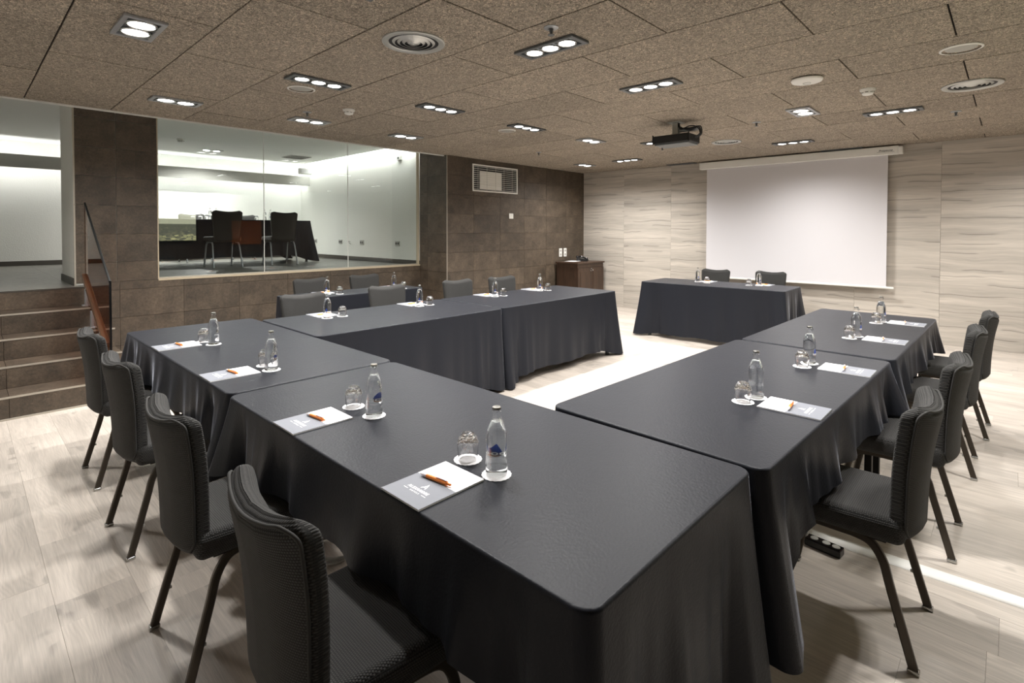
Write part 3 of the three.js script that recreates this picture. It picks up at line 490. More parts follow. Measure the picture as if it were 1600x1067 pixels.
// ------------------------------------------------------------------ tables and tablecloths
// Cloth draped over a w x l top: flat top, rounded edge, hanging sides with folds, flared corners. hang = [ -x, +x, -z, +z ], abut marks sides that touch another table.
function clothGeo(w, l, y, hang, abut, flare, sd) {
  const rc = 0.045, re = 0.009, step = 0.03, ring = [];
  const side = (i) => ['xm', 'xp', 'zm', 'zp'].indexOf(i);
  const corners = [[1, 1], [-1, 1], [-1, -1], [1, -1]]; // going round
  corners.forEach(([sx, sz], ci) => {
    const cx = sx * (w / 2 - rc), cz = sz * (l / 2 - rc), a0 = ci * Math.PI / 2; // corner arc from angle a0 (first side) to a0+90
    for (let k = 0; k <= 10; k++) { const a = a0 + k / 10 * Math.PI / 2; ring.push({ x: cx + rc * Math.cos(a), z: cz + rc * Math.sin(a), nx: Math.cos(a), nz: Math.sin(a), ci, t: k / 10, corner: true }); }
    const [tx, tz] = corners[(ci + 1) % 4], ex = tx * (w / 2 - rc), ez = tz * (l / 2 - rc), a = a0 + Math.PI / 2, nx = Math.round(Math.cos(a)), nz = Math.round(Math.sin(a));
    const sx2 = cx + rc * nx, sz2 = cz + rc * nz, ex2 = ex + rc * nx, ez2 = ez + rc * nz, len = Math.hypot(ex2 - sx2, ez2 - sz2), n = Math.round(len / step);
    for (let k = 1; k < n; k++) { const q = k / n; ring.push({ x: mix(sx2, ex2, q), z: mix(sz2, ez2, q), nx, nz, d0: q * len, d1: (1 - q) * len, c0: ci, c1: (ci + 1) % 4 }); }
  });
  const sideOf = (nx, nz) => (nx < -0.5 ? 0 : nx > 0.5 ? 1 : nz < -0.5 ? 2 : 3);
  const cornerSides = (ci) => { const [sx, sz] = corners[ci]; return [sx > 0 ? 1 : 0, sz > 0 ? 3 : 2]; };
  const cornerHang = (ci) => { const [a, b] = cornerSides(ci); return Math.min(y - 0.012, Math.hypot(hang[a], hang[b])); };
  const R = ring.length, rows = 18, pos = [], uv = [], idx = [];
  pos.push(0, y, 0); uv.push(0, 0);
  const rowsPos = [];
  for (let j = 0; j < 5 + rows; j++) rowsPos.push([]);
  let per = 0;
  ring.forEach((p, i) => {
    const q = ring[(i + R - 1) % R]; if (i) per += Math.hypot(p.x - q.x, p.z - q.z);
    let h, fl = 0, dir = [p.nx, p.nz];
    const dirs = (ci) => { const [sx, sz] = corners[ci], [a, b] = cornerSides(ci); return [abut[a] ? 0 : sx, abut[b] ? 0 : sz]; };
    if (p.corner) { const [sa, sb] = cornerSides(p.ci), c = cornerHang(p.ci), first = p.ci % 2 === 0 ? sa : sb, second = p.ci % 2 === 0 ? sb : sa; h = c; void first; void second; fl = flare; const d = dirs(p.ci), L = Math.hypot(d[0], d[1]) || 1; dir = [d[0] / L, d[1] / L]; }
    else {
      const s = sideOf(p.nx, p.nz), base = hang[s], near = p.d0 < p.d1 ? p.c0 : p.c1, dd = Math.min(p.d0, p.d1), c = cornerHang(near), blend = Math.exp(-Math.pow(dd / 0.16, 2));
      h = mix(base, Math.max(base, c), blend);
      const cone = Math.exp(-Math.pow(dd / 0.085, 2)), d = dirs(near), L = Math.hypot(d[0], d[1]) || 1;
      const ph = hash2(Math.round(base * 100), s, sd) * 6.28, fold = 0.014 * Math.sin(per * 13 + ph + 2.2 * Math.sin(per * 3.1 + sd)) + 0.007 * Math.sin(per * 29 + ph * 2) + 0.018 * vnoise(per * 4, s, sd) + 0.045 * Math.exp(-dd / 0.2) * Math.sin(dd * 58 + sd);
      const lip = -0.35 * flare * Math.exp(-Math.pow((dd - 0.16) / 0.06, 2));
      const amp = abut[s] ? 0 : fold + lip + 0.012;
      dir = [cone * d[0] / L * flare + p.nx * amp * (1 - cone), cone * d[1] / L * flare + p.nz * amp * (1 - cone)]; fl = 1;
      if (abut[s]) { if (s < 2) dir[0] = 0; else dir[1] = 0; }
    }
    const hy = y - h > 0.012 ? h : y - 0.012, drop = h * (1 + 0.012 * Math.sin(per * 7 + sd));
    for (let j = 0; j < 5; j++) { const a = j / 4 * Math.PI / 2; rowsPos[j].push([p.x - p.nx * re * (1 - Math.sin(a)), y - re * (1 - Math.cos(a)), p.z - p.nz * re * (1 - Math.sin(a)), -re + j * re * 0.4, p]); }
    for (let k = 1; k <= rows; k++) {
      const v = k / rows, e = Math.pow(v, 1.15), yy = Math.max(0.01, y - re - (Math.min(drop, hy) - re) * v);
      rowsPos[4 + k].push([p.x + dir[0] * fl * e, yy, p.z + dir[1] * fl * e, re * 0.6 + (y - yy), p]);
    }
  });
  for (const row of rowsPos) for (const [px, py, pz, dd, p] of row) { pos.push(px, py, pz); uv.push(p.x + p.nx * dd, p.z + p.nz * dd); }
  for (let i = 0; i < R; i++) { const n = (i + 1) % R; idx.push(0, 1 + n, 1 + i); for (let j = 0; j < rowsPos.length - 1; j++) { const a = 1 + j * R + i, b = 1 + j * R + n, c = a + R, d = b + R; idx.push(a, b, c, b, d, c); } }
  const g = new THREE.BufferGeometry(); g.setAttribute('position', new THREE.Float32BufferAttribute(pos, 3)); g.setAttribute('uv', new THREE.Float32BufferAttribute(uv, 2)); g.setIndex(idx); g.computeVertexNormals(); return g;
}
const TY = 0.745;
function table(where, x0, x1, z0, z1, hang, abut, flare, sd, turn = 0, y = 0) {
  const w = x1 - x0, l = z1 - z0, cx = (x0 + x1) / 2, cz = (z0 + z1) / 2;
  const t = thing('banquet_table', 'folding table under the black cloth ' + where, 'table', [cx, y, cz], turn, 'folding tables under black cloths');
  mesh('tabletop', at(rbox(w - 0.03, 0.028, l - 0.03, 0.01), 0, TY - 0.018, 0), M.tableTop, t);
  for (const sx of [-1, 1]) for (const sz of [-1, 1]) { const lg = mesh('leg', at(rbox(0.035, TY - 0.05, 0.035, 0.004), sx * (w / 2 - (w < l ? 0.09 : 0.1)), (TY - 0.05) / 2 + 0.018, sz * (l / 2 - (w < l ? 0.055 : 0.09))), M.blackMetal, t); mesh('foot', at(cyl(0.022, 0.026, 0.018, 16), sx * (w / 2 - (w < l ? 0.09 : 0.1)), 0.009, sz * (l / 2 - (w < l ? 0.055 : 0.09))), M.bezel, lg); }
  single('tablecloth', clothGeo(w, l, TY, hang, abut, flare, sd), M.cloth, 'black satin tablecloth on the table ' + where, 'tablecloth', [cx, y, cz], turn, 'black tablecloths');
}
//      where                                        x0     x1      z0     z1     hang -x,+x,-z,+z             abut
table('with the open end, at the front corner', -2.415, -0.545, -1.615, -0.785, [0.18, 0.665, 0.3, 0.24], [1, 0, 1, 0], 0.09, 3);
table('that starts beside the stairs', -4.43, -2.43, -1.625, -0.795, [0.27, 0.26, 0.3, 0.24], [0, 1, 1, 0], 0.10, 7);
table('along the tiled wall, stair end', -4.28, -3.335, -3.405, -1.64, [0.24, 0.66, 0.45, 0.3], [0, 0, 1, 1], 0.05, 11);
table('along the tiled wall, screen end', -4.28, -3.36, -5.33, -3.42, [0.24, 0.655, 0.6, 0.5], [0, 0, 0, 1], 0.10, 13);
table('opposite the tiled wall, near the open corner', -1.32, -0.485, -3.49, -1.635, [0.3, 0.24, 0.1, 0.52], [0, 0, 1, 1], 0.09, 17, -0.026);
table('opposite the tiled wall, screen end', -1.27, -0.44, -5.44, -3.52, [0.3, 0.22, 0.16, 0.28], [0, 0, 0, 1], 0.08, 19, -0.012);
table('that stands alone before the projection screen', -3.77, -1.92, -7.36, -6.60, [0.50, 0.5, 0.3, 0.69], [0, 0, 0, 0], 0.12, 23, 0.03);
table('under the glass partition', -5.75, -5.28, -3.98, -2.36, [0.22, 0.62, 0.2, 0.6], [0, 0, 0, 0], 0.05, 29);
table('in the upper room behind the glass', -10.25, -9.25, -4.45, -1.75, [0.6, 0.62, 0.55, 0.6], [0, 0, 0, 0], 0.16, 31, 0, LAND);

// ------------------------------------------------------------------ banquet chair
function backGeo() { // closed loft: section loops stacked from the lower edge to the top edge; front face towards +z
  const NU = 56, rows = 44, pos = [], uv = [], idx = [], y0 = 0.395, y1 = 0.872;
  for (let j = 0; j <= rows; j++) {
    const v = j / rows, endB = sstep(0, 0.09, v), top = sstep(0, 0.10, 1 - v);
    const y = mix(y0, y1, v), hw0 = mix(0.185, 0.213, sstep(0.0, 0.8, v)) - 0.008 * Math.sin(Math.PI * v), rcut = (1 - Math.sqrt(clamp(1 - Math.pow(1 - sstep(0, 0.13, 1 - v) , 2)))) * 0.05, bcut = (1 - Math.sqrt(clamp(1 - Math.pow(1 - sstep(0, 0.16, v), 2)))) * 0.06;
    const hw = hw0 - rcut - bcut, th = 0.034 * Math.sqrt(clamp(Math.min(1, v / 0.07 + 0.0)) * clamp(Math.min(1, (1 - v) / 0.07))) + 0.0008;
    void endB; void top;
    const zc = mix(-0.198, -0.245, v) + 0.012 * Math.sin(Math.PI * v);
    for (let k = 0; k <= NU; k++) {
      const a = k / NU * 2 * Math.PI, c = Math.cos(a), s = Math.sin(a), x = hw * Math.sign(c) * Math.pow(Math.abs(c), 0.42), zz = th * Math.sign(s) * Math.pow(Math.abs(s), 0.55);
      const xr = x / 0.213, dip = (-0.022 + 0.032 * Math.pow(Math.abs(xr), 1.8)) * sstep(0.55, 1, v), wrap = 0.045 * xr * xr;
      pos.push(x, y + dip, zc + zz + wrap); uv.push(x + (s < 0 ? 0.5 : 0), y);
    }
  }
  const W = NU + 1;
  for (let j = 0; j < rows; j++) for (let k = 0; k < NU; k++) { const a = j * W + k, b = a + 1, c = a + W, d = c + 1; idx.push(a, c, b, b, c, d); }
  const g = new THREE.BufferGeometry(); g.setAttribute('position', new THREE.Float32BufferAttribute(pos, 3)); g.setAttribute('uv', new THREE.Float32BufferAttribute(uv, 2)); g.setIndex(idx); g.computeVertexNormals();
  return g;
}
function pipingGeo() { // seam cord round the rear face outline
  const pts = [];
  const P = (x, v) => { const xr = x / 0.213, dip = (-0.022 + 0.032 * Math.pow(Math.abs(xr), 1.8)) * sstep(0.55, 1, v); return [x, mix(0.395, 0.872, v) + dip, mix(-0.198, -0.245, v) + 0.012 * Math.sin(Math.PI * v) + 0.045 * xr * xr - 0.026]; };
  const hwAt = (v) => mix(0.185, 0.213, sstep(0.0, 0.8, v)) - 0.008 * Math.sin(Math.PI * v);
  for (let k = 0; k <= 14; k++) { const v = 0.06 + 0.86 * k / 14; pts.push(P(hwAt(v) - 0.004 - (k === 0 ? 0.02 : 0) - (k === 14 ? 0.004 : 0), v)); }
  for (let k = 1; k < 10; k++) pts.push(P(mix(0.18, -0.18, (k - 0.5) / 9), 0.975));
  for (let k = 14; k >= 0; k--) { const v = 0.06 + 0.86 * k / 14; pts.push(P(-(hwAt(v) - 0.004 - (k === 0 ? 0.02 : 0) - (k === 14 ? 0.004 : 0)), v)); }
  return tube(pts, 0.0045, 150, 6);
}
function seatGeo() {
  const g = new RoundedBoxGeometry(0.43, 0.088, 0.43, 6, 0.03), p = g.attributes.position, uv = g.attributes.uv;
  for (let i = 0; i < p.count; i++) {
    let x = p.getX(i), y = p.getY(i), z = p.getZ(i); const f = (z + 0.215) / 0.43;
    const taper = mix(0.93, 1.02, f); let yy = y; if (y > 0) yy += 0.012 * (1 - Math.pow(x / 0.215, 2)) * (1 - Math.pow(z / 0.22, 2)) - 0.010 * sstep(0.1, 0.215, z);
    const top = Math.abs(y) > 0.035; uv.setXY(i, top ? x : (Math.abs(z) > 0.19 ? x : z), top ? z : y);
    p.setXYZ(i, x * taper, yy, z);
  }
  g.computeVertexNormals(); const m = mergeVertices(g, 1e-4); void m; return at(g, 0, 0.436, 0.022);
}
const chairG = {
  seat: seatGeo(), back: backGeo(), pipe: pipingGeo(),
  legs: [1, -1].flatMap((sx) => {
    const arc = (pts) => { const c = new THREE.CatmullRomCurve3(pts.map((p) => new THREE.Vector3(...p)), false, 'centripetal'); return c.getPoints(26).map((v) => [v.x, v.y, v.z]); };
    const rear = arc([[sx * 0.176, 0.388, 0.0], [sx * 0.178, 0.388, -0.05], [sx * 0.182, 0.378, -0.095], [sx * 0.187, 0.335, -0.13], [sx * 0.192, 0.25, -0.155], [sx * 0.202, 0.012, -0.222]]);
    const front = arc([[sx * 0.176, 0.388, 0.0], [sx * 0.178, 0.388, 0.08], [sx * 0.182, 0.378, 0.135], [sx * 0.185, 0.34, 0.165], [sx * 0.188, 0.26, 0.185], [sx * 0.196, 0.012, 0.235]]);
    return [[rear, sx], [front, sx]].map(([p]) => ({ geo: sweepRect(p, 0.018, 0.027, [1, 0, 0]), end: p[p.length - 1] }));
  }),
};
function makeChair(name, label, group, frame) {
  const t = thing(name, label, 'chair', [0, 0, 0], 0, group);
  mesh('seat', chairG.seat, M.fabric, t); const b = mesh('backrest', chairG.back, M.fabric, t); mesh('piping', chairG.pipe, M.piping, b);
  for (const l of chairG.legs) { const lg = mesh('leg', l.geo, frame, t); mesh('glide', at(rbox(0.026, 0.014, 0.034, 0.004), l.end[0], 0.0075, l.end[2]), M.chrome, lg); mesh('stacking_bumper', at(rbox(0.006, 0.012, 0.01, 0.002), l.end[0] * 0.975, 0.13, l.end[2] - Math.sign(l.end[2]) * (l.end[2] < 0 ? 0.050 : 0.040)), M.greyPlastic, lg); }
  mesh('seat_frame', merge([at(new THREE.BoxGeometry(0.37, 0.012, 0.3), 0, 0.396, 0.01), at(new THREE.BoxGeometry(0.35, 0.02, 0.02), 0, 0.386, 0.0)]), M.blackMetal, t);
  return t;
}
const PI = Math.PI, seats = [
  ['in the row before the cross table, closest to the stairs', -3.88, -0.745, PI], ['in the row before the cross table, second from the stairs', -3.0, -0.725, PI + 0.03], ['in the row before the cross table, third from the stairs', -2.045, -0.70, PI], ['in the row before the cross table, closest to the open corner', -1.20, -0.685, PI - 0.04],
  ['opposite the tiled wall, fourth from the projection screen', -0.435, -2.345, -PI / 2], ['opposite the tiled wall, third from the projection screen', -0.392, -3.19, -PI / 2], ['opposite the tiled wall, second from the projection screen', -0.368, -4.26, -PI / 2 + 0.03], ['opposite the tiled wall, first from the projection screen', -0.33, -5.10, -PI / 2],
  ['along the tiled wall, fourth from the wooden cabinet', -4.56, -2.21, PI / 2], ['along the tiled wall, third from the wooden cabinet', -4.63, -3.14, PI / 2 - 0.08], ['along the tiled wall, second from the wooden cabinet', -4.59, -4.10, PI / 2 - 0.05], ['along the tiled wall, first from the wooden cabinet', -4.53, -4.78, PI / 2 - 0.1],
  ['under the glass partition, stair side', -6.0, -2.965, PI / 2], ['under the glass partition, cabinet side', -6.045, -3.73, PI / 2],
  ['behind the head table, nearer the cabinet', -3.275, -7.80, 0.05], ['behind the head table, farther from the cabinet', -2.54, -7.92, -0.05],
];
const chair0 = makeChair('banquet_chair', '', 'charcoal banquet chairs of the meeting room', M.legMetal);
seats.forEach(([w, x, z, a], i) => { const lab = 'charcoal fabric banquet chair ' + w; if (i) copy(chair0, lab, [x, 0, z], a); else { chair0.userData.label = lab; chair0.position.set(x, 0, z); chair0.rotation.y = a; } });
const chair1 = makeChair('upper_room_chair', '', 'chairs of the upper room', M.brush);
[['with its back to the glass, stair side', -8.82, -2.83, -PI / 2], ['with its back to the glass, socket wall side', -8.78, -3.68, -PI / 2 - 0.05], ['facing the glass behind the table, stair side', -10.62, -2.95, PI / 2], ['facing the glass behind the table, socket wall side', -10.62, -3.85, PI / 2]].forEach(([w, x, z, a], i) => { const lab = 'upper room banquet chair ' + w; if (i) copy(chair1, lab, [x, LAND, z], a); else { chair1.userData.label = lab; chair1.position.set(x, LAND, z); chair1.rotation.y = a; } });

// ------------------------------------------------------------------ place settings
const V2 = (l) => l.map((p) => new THREE.Vector2(...p));
const doilyG = (() => { const s = new THREE.Shape(); for (let k = 0; k <= 96; k++) { const a = k / 96 * 2 * PI, r = 0.0415 + 0.0022 * Math.abs(Math.sin(a * 9)); k ? s.lineTo(r * Math.cos(a), r * Math.sin(a)) : s.moveTo(r, 0); } return new THREE.ExtrudeGeometry(s, { depth: 0.0012, bevelEnabled: false }).rotateX(-PI / 2); })();
const bottleProfile = [[0, -0.0004], [0.026, -0.0004], [0.0315, 0.003], [0.0328, 0.010], [0.0326, 0.03], [0.0312, 0.045], [0.0305, 0.07], [0.0312, 0.095], [0.0308, 0.112], [0.0285, 0.126], [0.0235, 0.142], [0.0175, 0.157], [0.0128, 0.168], [0.0112, 0.178], [0.0108, 0.188]];
const bottleG = {
  glass: new THREE.LatheGeometry(V2(new THREE.SplineCurve(V2(bottleProfile)).getPoints(56).map((p) => [Math.max(0, p.x), p.y])), 40),
  water: new THREE.LatheGeometry(V2([[0, -0.0006], ...new THREE.SplineCurve(V2(bottleProfile.slice(1, 12))).getPoints(40).map((p) => [Math.max(0.001, p.x - 0.0018), Math.max(-0.0006, p.y - 0.0004)]), [0, 0.157]]), 40),
  rim: at(new THREE.TorusGeometry(0.0112, 0.0016, 8, 28).rotateX(PI / 2), 0, 0.184, 0),
  cap: new THREE.LatheGeometry(V2([[0.0118, 0.189], [0.0128, 0.190], [0.0126, 0.1945], [0.0112, 0.197], [0.008, 0.1965], [0, 0.196]]), 28),
  ring: at(new THREE.TorusGeometry(0.007, 0.0012, 6, 20), 0, 0.181, 0.0145),
  label: (() => { const g = new THREE.CylinderGeometry(0.0322, 0.0322, 0.05, 16, 1, true, -0.6, 1.2); g.translate(0, 0.058, 0); return g; })(),
};
const labelTex = canvasTex(128, 160, (c, w, h) => {
  c.clearRect(0, 0, w, h); const gr = c.createLinearGradient(40, 0, 90, 110); gr.addColorStop(0, '#3a58b8'); gr.addColorStop(0.6, '#27408f'); gr.addColorStop(1, '#9a7b66');
  c.fillStyle = gr; c.beginPath(); c.moveTo(58, 4); c.quadraticCurveTo(100, 70, 84, 118); c.quadraticCurveTo(64, 140, 42, 118); c.quadraticCurveTo(34, 70, 58, 4); c.fill();
  c.fillStyle = '#f4f4f4'; c.font = 'bold 40px sans-serif'; c.textAlign = 'center'; c.fillText('DOR', 64, 112);
});
M.label = std({ map: labelTex, transparent: true, alphaTest: 0.4, roughness: 0.4, side: THREE.DoubleSide });
const tumblerG = new THREE.LatheGeometry(V2([[0.0255, 0.0005], [0.0275, 0.0006], [0.0305, 0.012], [0.0325, 0.03], [0.0325, 0.045], [0.031, 0.056], [0.0285, 0.062], [0.0275, 0.066], [0.0245, 0.0675], [0.0235, 0.073], [0.0215, 0.079], [0.017, 0.0815], [0.010, 0.0795], [0, 0.079], [0, 0.068], [0.012, 0.0665], [0.024, 0.060], [0.0285, 0.052], [0.0303, 0.043], [0.0303, 0.03], [0.0285, 0.012], [0.0255, 0.0005]]), 40);
const dimpleG = (() => { const l = []; for (let i = 0; i < 3; i++) for (let k = 0; k < 14; k++) { const a = (k + i * 0.5) / 14 * 2 * PI, r = [0.0318, 0.0292, 0.0262][i], y = [0.0535, 0.0605, 0.0668][i]; l.push(at(new THREE.SphereGeometry(0.0026, 6, 5), r * Math.cos(a), y, r * Math.sin(a))); } return merge(l); })();
const padTex = canvasTex(512, 688, (c, w, h) => {
  c.fillStyle = '#f3f2f5'; c.fillRect(0, 0, w, h); c.fillStyle = '#74777f'; c.fillRect(0, h * 0.455, w, h * 0.545);
  c.fillStyle = '#f4f4f6'; c.textAlign = 'center'; c.lineWidth = 9; c.strokeStyle = '#f4f4f6';
  c.beginPath(); c.moveTo(238, 462); c.quadraticCurveTo(262, 420, 262, 396); c.quadraticCurveTo(284, 430, 290, 462); c.stroke(); c.beginPath(); c.moveTo(246, 448); c.quadraticCurveTo(268, 434, 286, 446); c.stroke();
  c.font = 'bold 46px sans-serif'; c.fillText('ALEXANDRE', w / 2, 514); c.font = 'bold 24px sans-serif'; c.fillText('H O T E L S', w / 2, 548); c.fillRect(112, 536, 54, 6); c.fillRect(346, 536, 54, 6);
  c.font = 'bold 20px sans-serif'; c.fillText('★ ★ ★', w / 2, 628);
});
M.padPrint = std({ map: padTex, roughness: 0.6 });
const PW = 0.168, PL = 0.226;
const padTopG = (() => { const g = new THREE.BufferGeometry(), a = PW / 2, b = PL / 2, y = 0.0052; g.setAttribute('position', new THREE.Float32BufferAttribute([a, y, -b, a, y, b, -a, y, b, -a, y, -b], 3)); g.setAttribute('normal', new THREE.Float32BufferAttribute([0, 1, 0, 0, 1, 0, 0, 1, 0, 0, 1, 0], 3)); g.setAttribute('uv', new THREE.Float32BufferAttribute([0, 0, 0, 1, 1, 1, 1, 0], 2)); g.setIndex([0, 2, 1, 0, 3, 2]); return g; })();
const pads = {}, G = (n) => n;
function makeBottle() { const g = thing('water_bottle', '', 'bottle', [0, 0, 0], 0, 'glass water bottles'); mesh('glass', bottleG.glass, M.bottleGlass, g); mesh('water', bottleG.water, M.water, g); mesh('neck_rim', bottleG.rim, M.bottleGlass, g); const c = mesh('cap', bottleG.cap, M.capMetal, g); mesh('pull_ring', bottleG.ring, M.bezel, c); mesh('printed_label', bottleG.label, M.label, g); return g; }
function makeTumbler() { const g = thing('tumbler', '', 'glass', [0, 0, 0], 0, 'upturned tumblers'); mesh('glass_body', tumblerG, M.tumbler, g); mesh('bubble_relief', dimpleG, M.tumbler, g); return g; }
function makePad() { const g = thing('notepad', '', 'notepad', [0, 0, 0], 0, 'branded notepads'); mesh('sheets', at(new THREE.BoxGeometry(PW, 0.005, PL), 0, 0.0025, 0), M.cardboard, g); mesh('cover', padTopG, M.padPrint, g); return g; }
function makePen() {
  const g = thing('ballpoint_pen', '', 'pen', [0, 0, 0], 0, 'orange ballpoint pens'), r = 0.0058;
  mesh('barrel', at(cyl(r, r * 0.95, 0.078, 16).rotateZ(PI / 2), 0, r, 0), M.orange, g); mesh('tip', new THREE.LatheGeometry(V2([[0.0052, 0], [0.0048, 0.014], [0.0015, 0.026], [0, 0.027]]), 16).rotateZ(-PI / 2).translate(0.039, r, 0), M.clearPlastic, g);
  mesh('push_button', at(cyl(0.0032, 0.0032, 0.014, 12).rotateZ(PI / 2), -0.046, r, 0), M.orange, g); mesh('clip', at(rbox(0.042, 0.002, 0.005, 0.0008), -0.018, r * 2 + 0.002, 0), M.clearPlastic, g); return g;
}
const protos = {};
function put(kind, make, label, pos, turn) { if (!protos[kind]) { const o = protos[kind] = make(); o.userData.label = label; o.position.set(...pos); o.rotation.y = turn; } else copy(protos[kind], label, pos, turn); }
function putOne(name, geo, mat, label, cat, group, pos, turn) { single(name, geo, mat, label, cat, pos, turn, group); }
const DY = 0.0014;
function setting(where, turn, bottle, glass, pad, y = TY, bt = 0) {
  const lift = y + 0.0006;
  if (bottle) { putOne('doily', doilyG, M.paper, 'white paper doily under the bottle ' + where, 'doily', 'paper doilies', [bottle[0], lift, bottle[1]], turn); put('b', makeBottle, 'clear glass water bottle ' + where, [bottle[0], lift + DY, bottle[1]], bt); }
  if (glass) { putOne('doily', doilyG, M.paper, 'white paper doily under the tumbler ' + where, 'doily', 'paper doilies', [glass[0], lift, glass[1]], turn + 0.3); put('g', makeTumbler, 'upturned clear tumbler ' + where, [glass[0], lift + DY, glass[1]], turn); }
  if (pad) {
    put('p', makePad, 'grey and white notepad ' + where, [pad[0], lift, pad[1]], turn);
    const f = [Math.sin(turn), Math.cos(turn)], o = 0.012; put('n', makePen, 'orange ballpoint pen on the notepad ' + where, [pad[0] + f[0] * o, lift + 0.0054, pad[1] + f[1] * o], turn + 0.12);
  }
}
// where, facing, bottle, glass, pad centre
const B = 'on the cross table, ', Rr = 'opposite the tiled wall, ', Ll = 'along the tiled wall, ';
setting(B + 'first from the stairs', PI, [-3.565, -1.085], [-3.70, -1.07], [-3.665, -0.912], TY, -2.3);
setting(B + 'second from the stairs', PI, [-2.70, -1.085], [-2.815, -1.10], [-2.765, -0.912], TY, -2.3);
setting(B + 'third from the stairs', PI, [-1.75, -1.085], [-1.90, -1.085], [-1.865, -0.90], TY, -2.3);
setting(B + 'closest to its open end', PI, [-1.07, -1.065], [-1.205, -1.075], [-1.152, -0.90], TY, -2.3);
setting(Rr + 'fourth from the screen', -PI / 2, [-0.778, -2.325], [-0.795, -2.225], [-0.617, -2.28], TY, -2.2);
setting(Rr + 'third from the screen', -PI / 2, [-0.775, -3.125], [-0.782, -3.02], [-0.597, -3.095], TY, 1.2);
setting(Rr + 'second from the screen', -PI / 2, [-0.749, -4.145], [-0.767, -4.04], [-0.582, -4.105], TY, 1.2);
setting(Rr + 'first from the screen', -PI / 2, [-0.731, -4.95], [-0.746, -4.845], [-0.57, -4.97], TY, 1.2);
setting(Ll + 'fourth from the cabinet', PI / 2, [-3.984, -2.045], [-3.98, -2.175], [-4.150, -2.083], TY, 0.9);
setting(Ll + 'third from the cabinet', PI / 2, [-4.0, -2.966], [-4.0, -3.085], [-4.150, -2.978], TY, 0.9);
setting(Ll + 'second from the cabinet', PI / 2, [-4.01, -3.965], [-3.99, -4.075], [-4.155, -3.97], TY, 0.9);
setting(Ll + 'first from the cabinet', PI / 2, [-4.02, -4.715], [-3.98, -4.815], [-4.155, -4.74], TY, 0.9);
setting('under the glass partition, stair side', PI / 2, [-5.46, -2.80], [-5.40, -2.92], [-5.615, -2.83], TY, 0.9);
setting('under the glass partition, cabinet side', PI / 2, [-5.45, -3.66], [-5.36, -3.735], [-5.615, -3.70], TY, 0.9);
setting('on the head table, nearer the cabinet', 0, [-3.16, -7.08], [-2.99, -6.99], [-3.06, -7.20], TY, 0.8);
setting('on the head table, farther from the cabinet', 0, [-2.36, -7.12], [-2.47, -7.08], [-2.33, -7.26], TY, 0.8);
// upper room: bottles and glasses only show through the partition
[[-9.9, -2.98, 'behind the chair back, first'], [-9.85, -3.06, 'behind the chair back, second'], [-9.9, -3.88, 'between the chairs, first'], [-9.85, -3.965, 'between the chairs, second']].forEach(([x, z, w]) => setting('in the upper room ' + w, PI / 2, [x, z], null, null, LAND + TY, 0.9));
[[-9.8, -2.80, 'first of three'], [-9.75, -2.88, 'second of three'], [-9.95, -2.73, 'third of three'], [-9.8, -3.70, 'beside the paired bottles']].forEach(([x, z, w]) => setting('in the upper room ' + w, PI / 2, null, [x, z], null, LAND + TY, 0));

// ------------------------------------------------------------------ floor and upper room odds and ends
{
  const prof = new THREE.Shape(); prof.moveTo(-0.04, 0); prof.quadraticCurveTo(-0.03, 0.013, 0, 0.014); prof.quadraticCurveTo(0.03, 0.013, 0.04, 0); prof.closePath();
  const len = 2.25, g = new THREE.ExtrudeGeometry(prof, { depth: len, bevelEnabled: false }).rotateY(PI / 2);
  single('cable_cover', g, M.whitePlastic, 'long white cable cover strip on the oak floor', 'cable cover', [-0.72, 0.0005, -2.80], 0.055);
  const ps = thing('power_strip', 'black taped power box on the floor under the chair', 'power strip', [-0.6, 0, -2.70], -0.12);
  mesh('body', at(rbox(0.15, 0.035, 0.055, 0.006), 0, 0.018, 0), M.glossBlack, ps); for (const x of [-0.04, 0.01, 0.05]) mesh('outlet', at(cyl(0.016, 0.016, 0.003, 16), x, 0.0365, 0), M.greyPlastic, ps);
  const pts = []; for (let k = 0; k < 40; k++) { const a = k / 39 * 6.28 * 2.6; pts.push([0.10 * Math.cos(a) * (1 + 0.1 * Math.sin(a * 0.7)), 0.008 + k * 0.0006, 0.08 * Math.sin(a)]); }
  single('coiled_cable', tube(pts, 0.006, 200, 7), M.greyPlastic, 'grey coiled cable on the floor under the front table', 'cable', [-2.2, 0.0, -1.15]);
}
function outlet(label, x) { const g = thing('upper_room_socket', label, 'socket', [x, 1.225, ZB], 0, 'sockets on the upper side wall'); mesh('plate', at(rbox(0.13, 0.085, 0.012, 0.003), 0, 0, 0.006), M.greyPlastic, g); for (const s of [-1, 1]) mesh('outlet', at(cyl(0.02, 0.02, 0.004, 16).rotateX(PI / 2), s * 0.032, 0, 0.0125), M.black, g); }
outlet('grey double socket on the upper side wall, beside the table end', -10.72); outlet('grey double socket on the upper side wall, before the cable hook', -9.66); outlet('grey double socket on the upper side wall, past the cable hook', -8.86); outlet('grey double socket on the upper side wall, closest to the tiled return', -7.7);
single('cable_stub', tube([[0, 0, 0], [0, 0.005, 0.05], [0.06, -0.01, 0.07], [0.13, -0.05, 0.06]], 0.007, 24, 7), M.greyPlastic, 'short grey cable end sticking out of the upper side wall', 'cable', [-9.30, 1.235, ZB]);
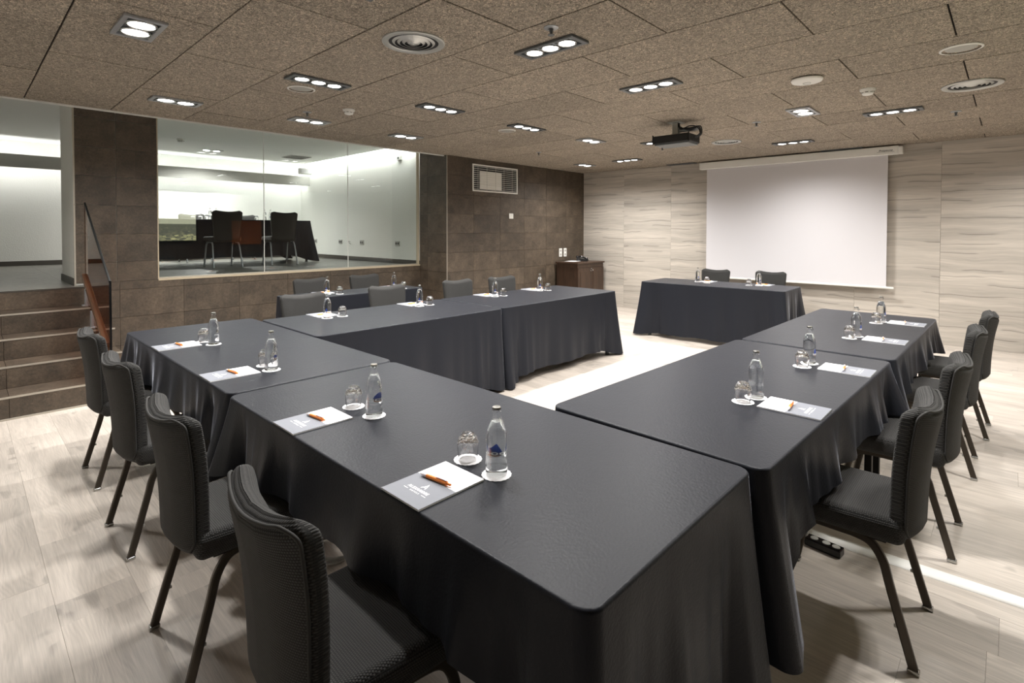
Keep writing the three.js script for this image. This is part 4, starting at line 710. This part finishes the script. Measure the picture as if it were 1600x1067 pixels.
{ const g = thing('thermostat', 'small grey control box high on the upper side wall', 'thermostat', [-7.62, 2.69, ZB]); mesh('box', at(rbox(0.12, 0.08, 0.03, 0.004), 0, 0, 0.015), M.greyPlastic, g); mesh('display', at(new THREE.BoxGeometry(0.04, 0.03, 0.004), -0.02, 0, 0.031), M.housing, g); }
{ const g = thing('emergency_light', 'white emergency light box above the upper room trough', 'emergency light', [-10.55, 2.66, -4.95]); mesh('box', at(rbox(0.1, 0.12, 0.26, 0.01), 0, 0, 0), M.whitePlastic, g); mesh('diffuser', at(rbox(0.01, 0.08, 0.22, 0.003), 0.052, 0, 0), M.screen, g); mesh('hanger', at(cyl(0.008, 0.008, 0.13, 10), 0, 0.122, 0), M.whitePlastic, g); }
{ const g = thing('upper_ceiling_vent', 'grey square vent on the upper room ceiling by the side wall', 'air grille', [-9.95, CE2, -4.5]); mesh('frame', merge([at(new THREE.BoxGeometry(0.4, 0.012, 0.02), 0, -0.006, -0.19), at(new THREE.BoxGeometry(0.4, 0.012, 0.02), 0, -0.006, 0.19), at(new THREE.BoxGeometry(0.02, 0.012, 0.36), -0.19, -0.006, 0), at(new THREE.BoxGeometry(0.02, 0.012, 0.36), 0.19, -0.006, 0)]), M.greyPlastic, g); for (let k = 0; k < 8; k++) mesh('slat', at(new THREE.BoxGeometry(0.36, 0.003, 0.03).rotateX(0.5), 0, -0.012, -0.16 + k * 0.045), M.greyPlastic, g); }
for (const [lab, x, z] of [['two-lamp downlight on the upper room ceiling', -10.2, -3.1]]) {
  const g = thing('upper_room_downlight', lab, 'ceiling lamp', [x, CE2, z], PI / 2); mesh('bezel', at(rbox(0.34, 0.01, 0.17, 0.003), 0, -0.005, 0), M.whitePlastic, g);
  for (const s of [-0.08, 0.08]) { mesh('lens', at(cyl(0.05, 0.045, 0.006, 24), s, -0.012, 0), M.lens, g); const l = new THREE.SpotLight(LAMP_COLOR, LAMP * 3.0, 0, 1.35, 1, 2); l.name = 'lamp_light'; l.position.set(s, -0.03, 0); l.castShadow = true; l.target.name = 'lamp_aim'; l.target.position.set(s, -2, 0); g.add(l); g.add(l.target); }
}

renderer.render(scene, camera);
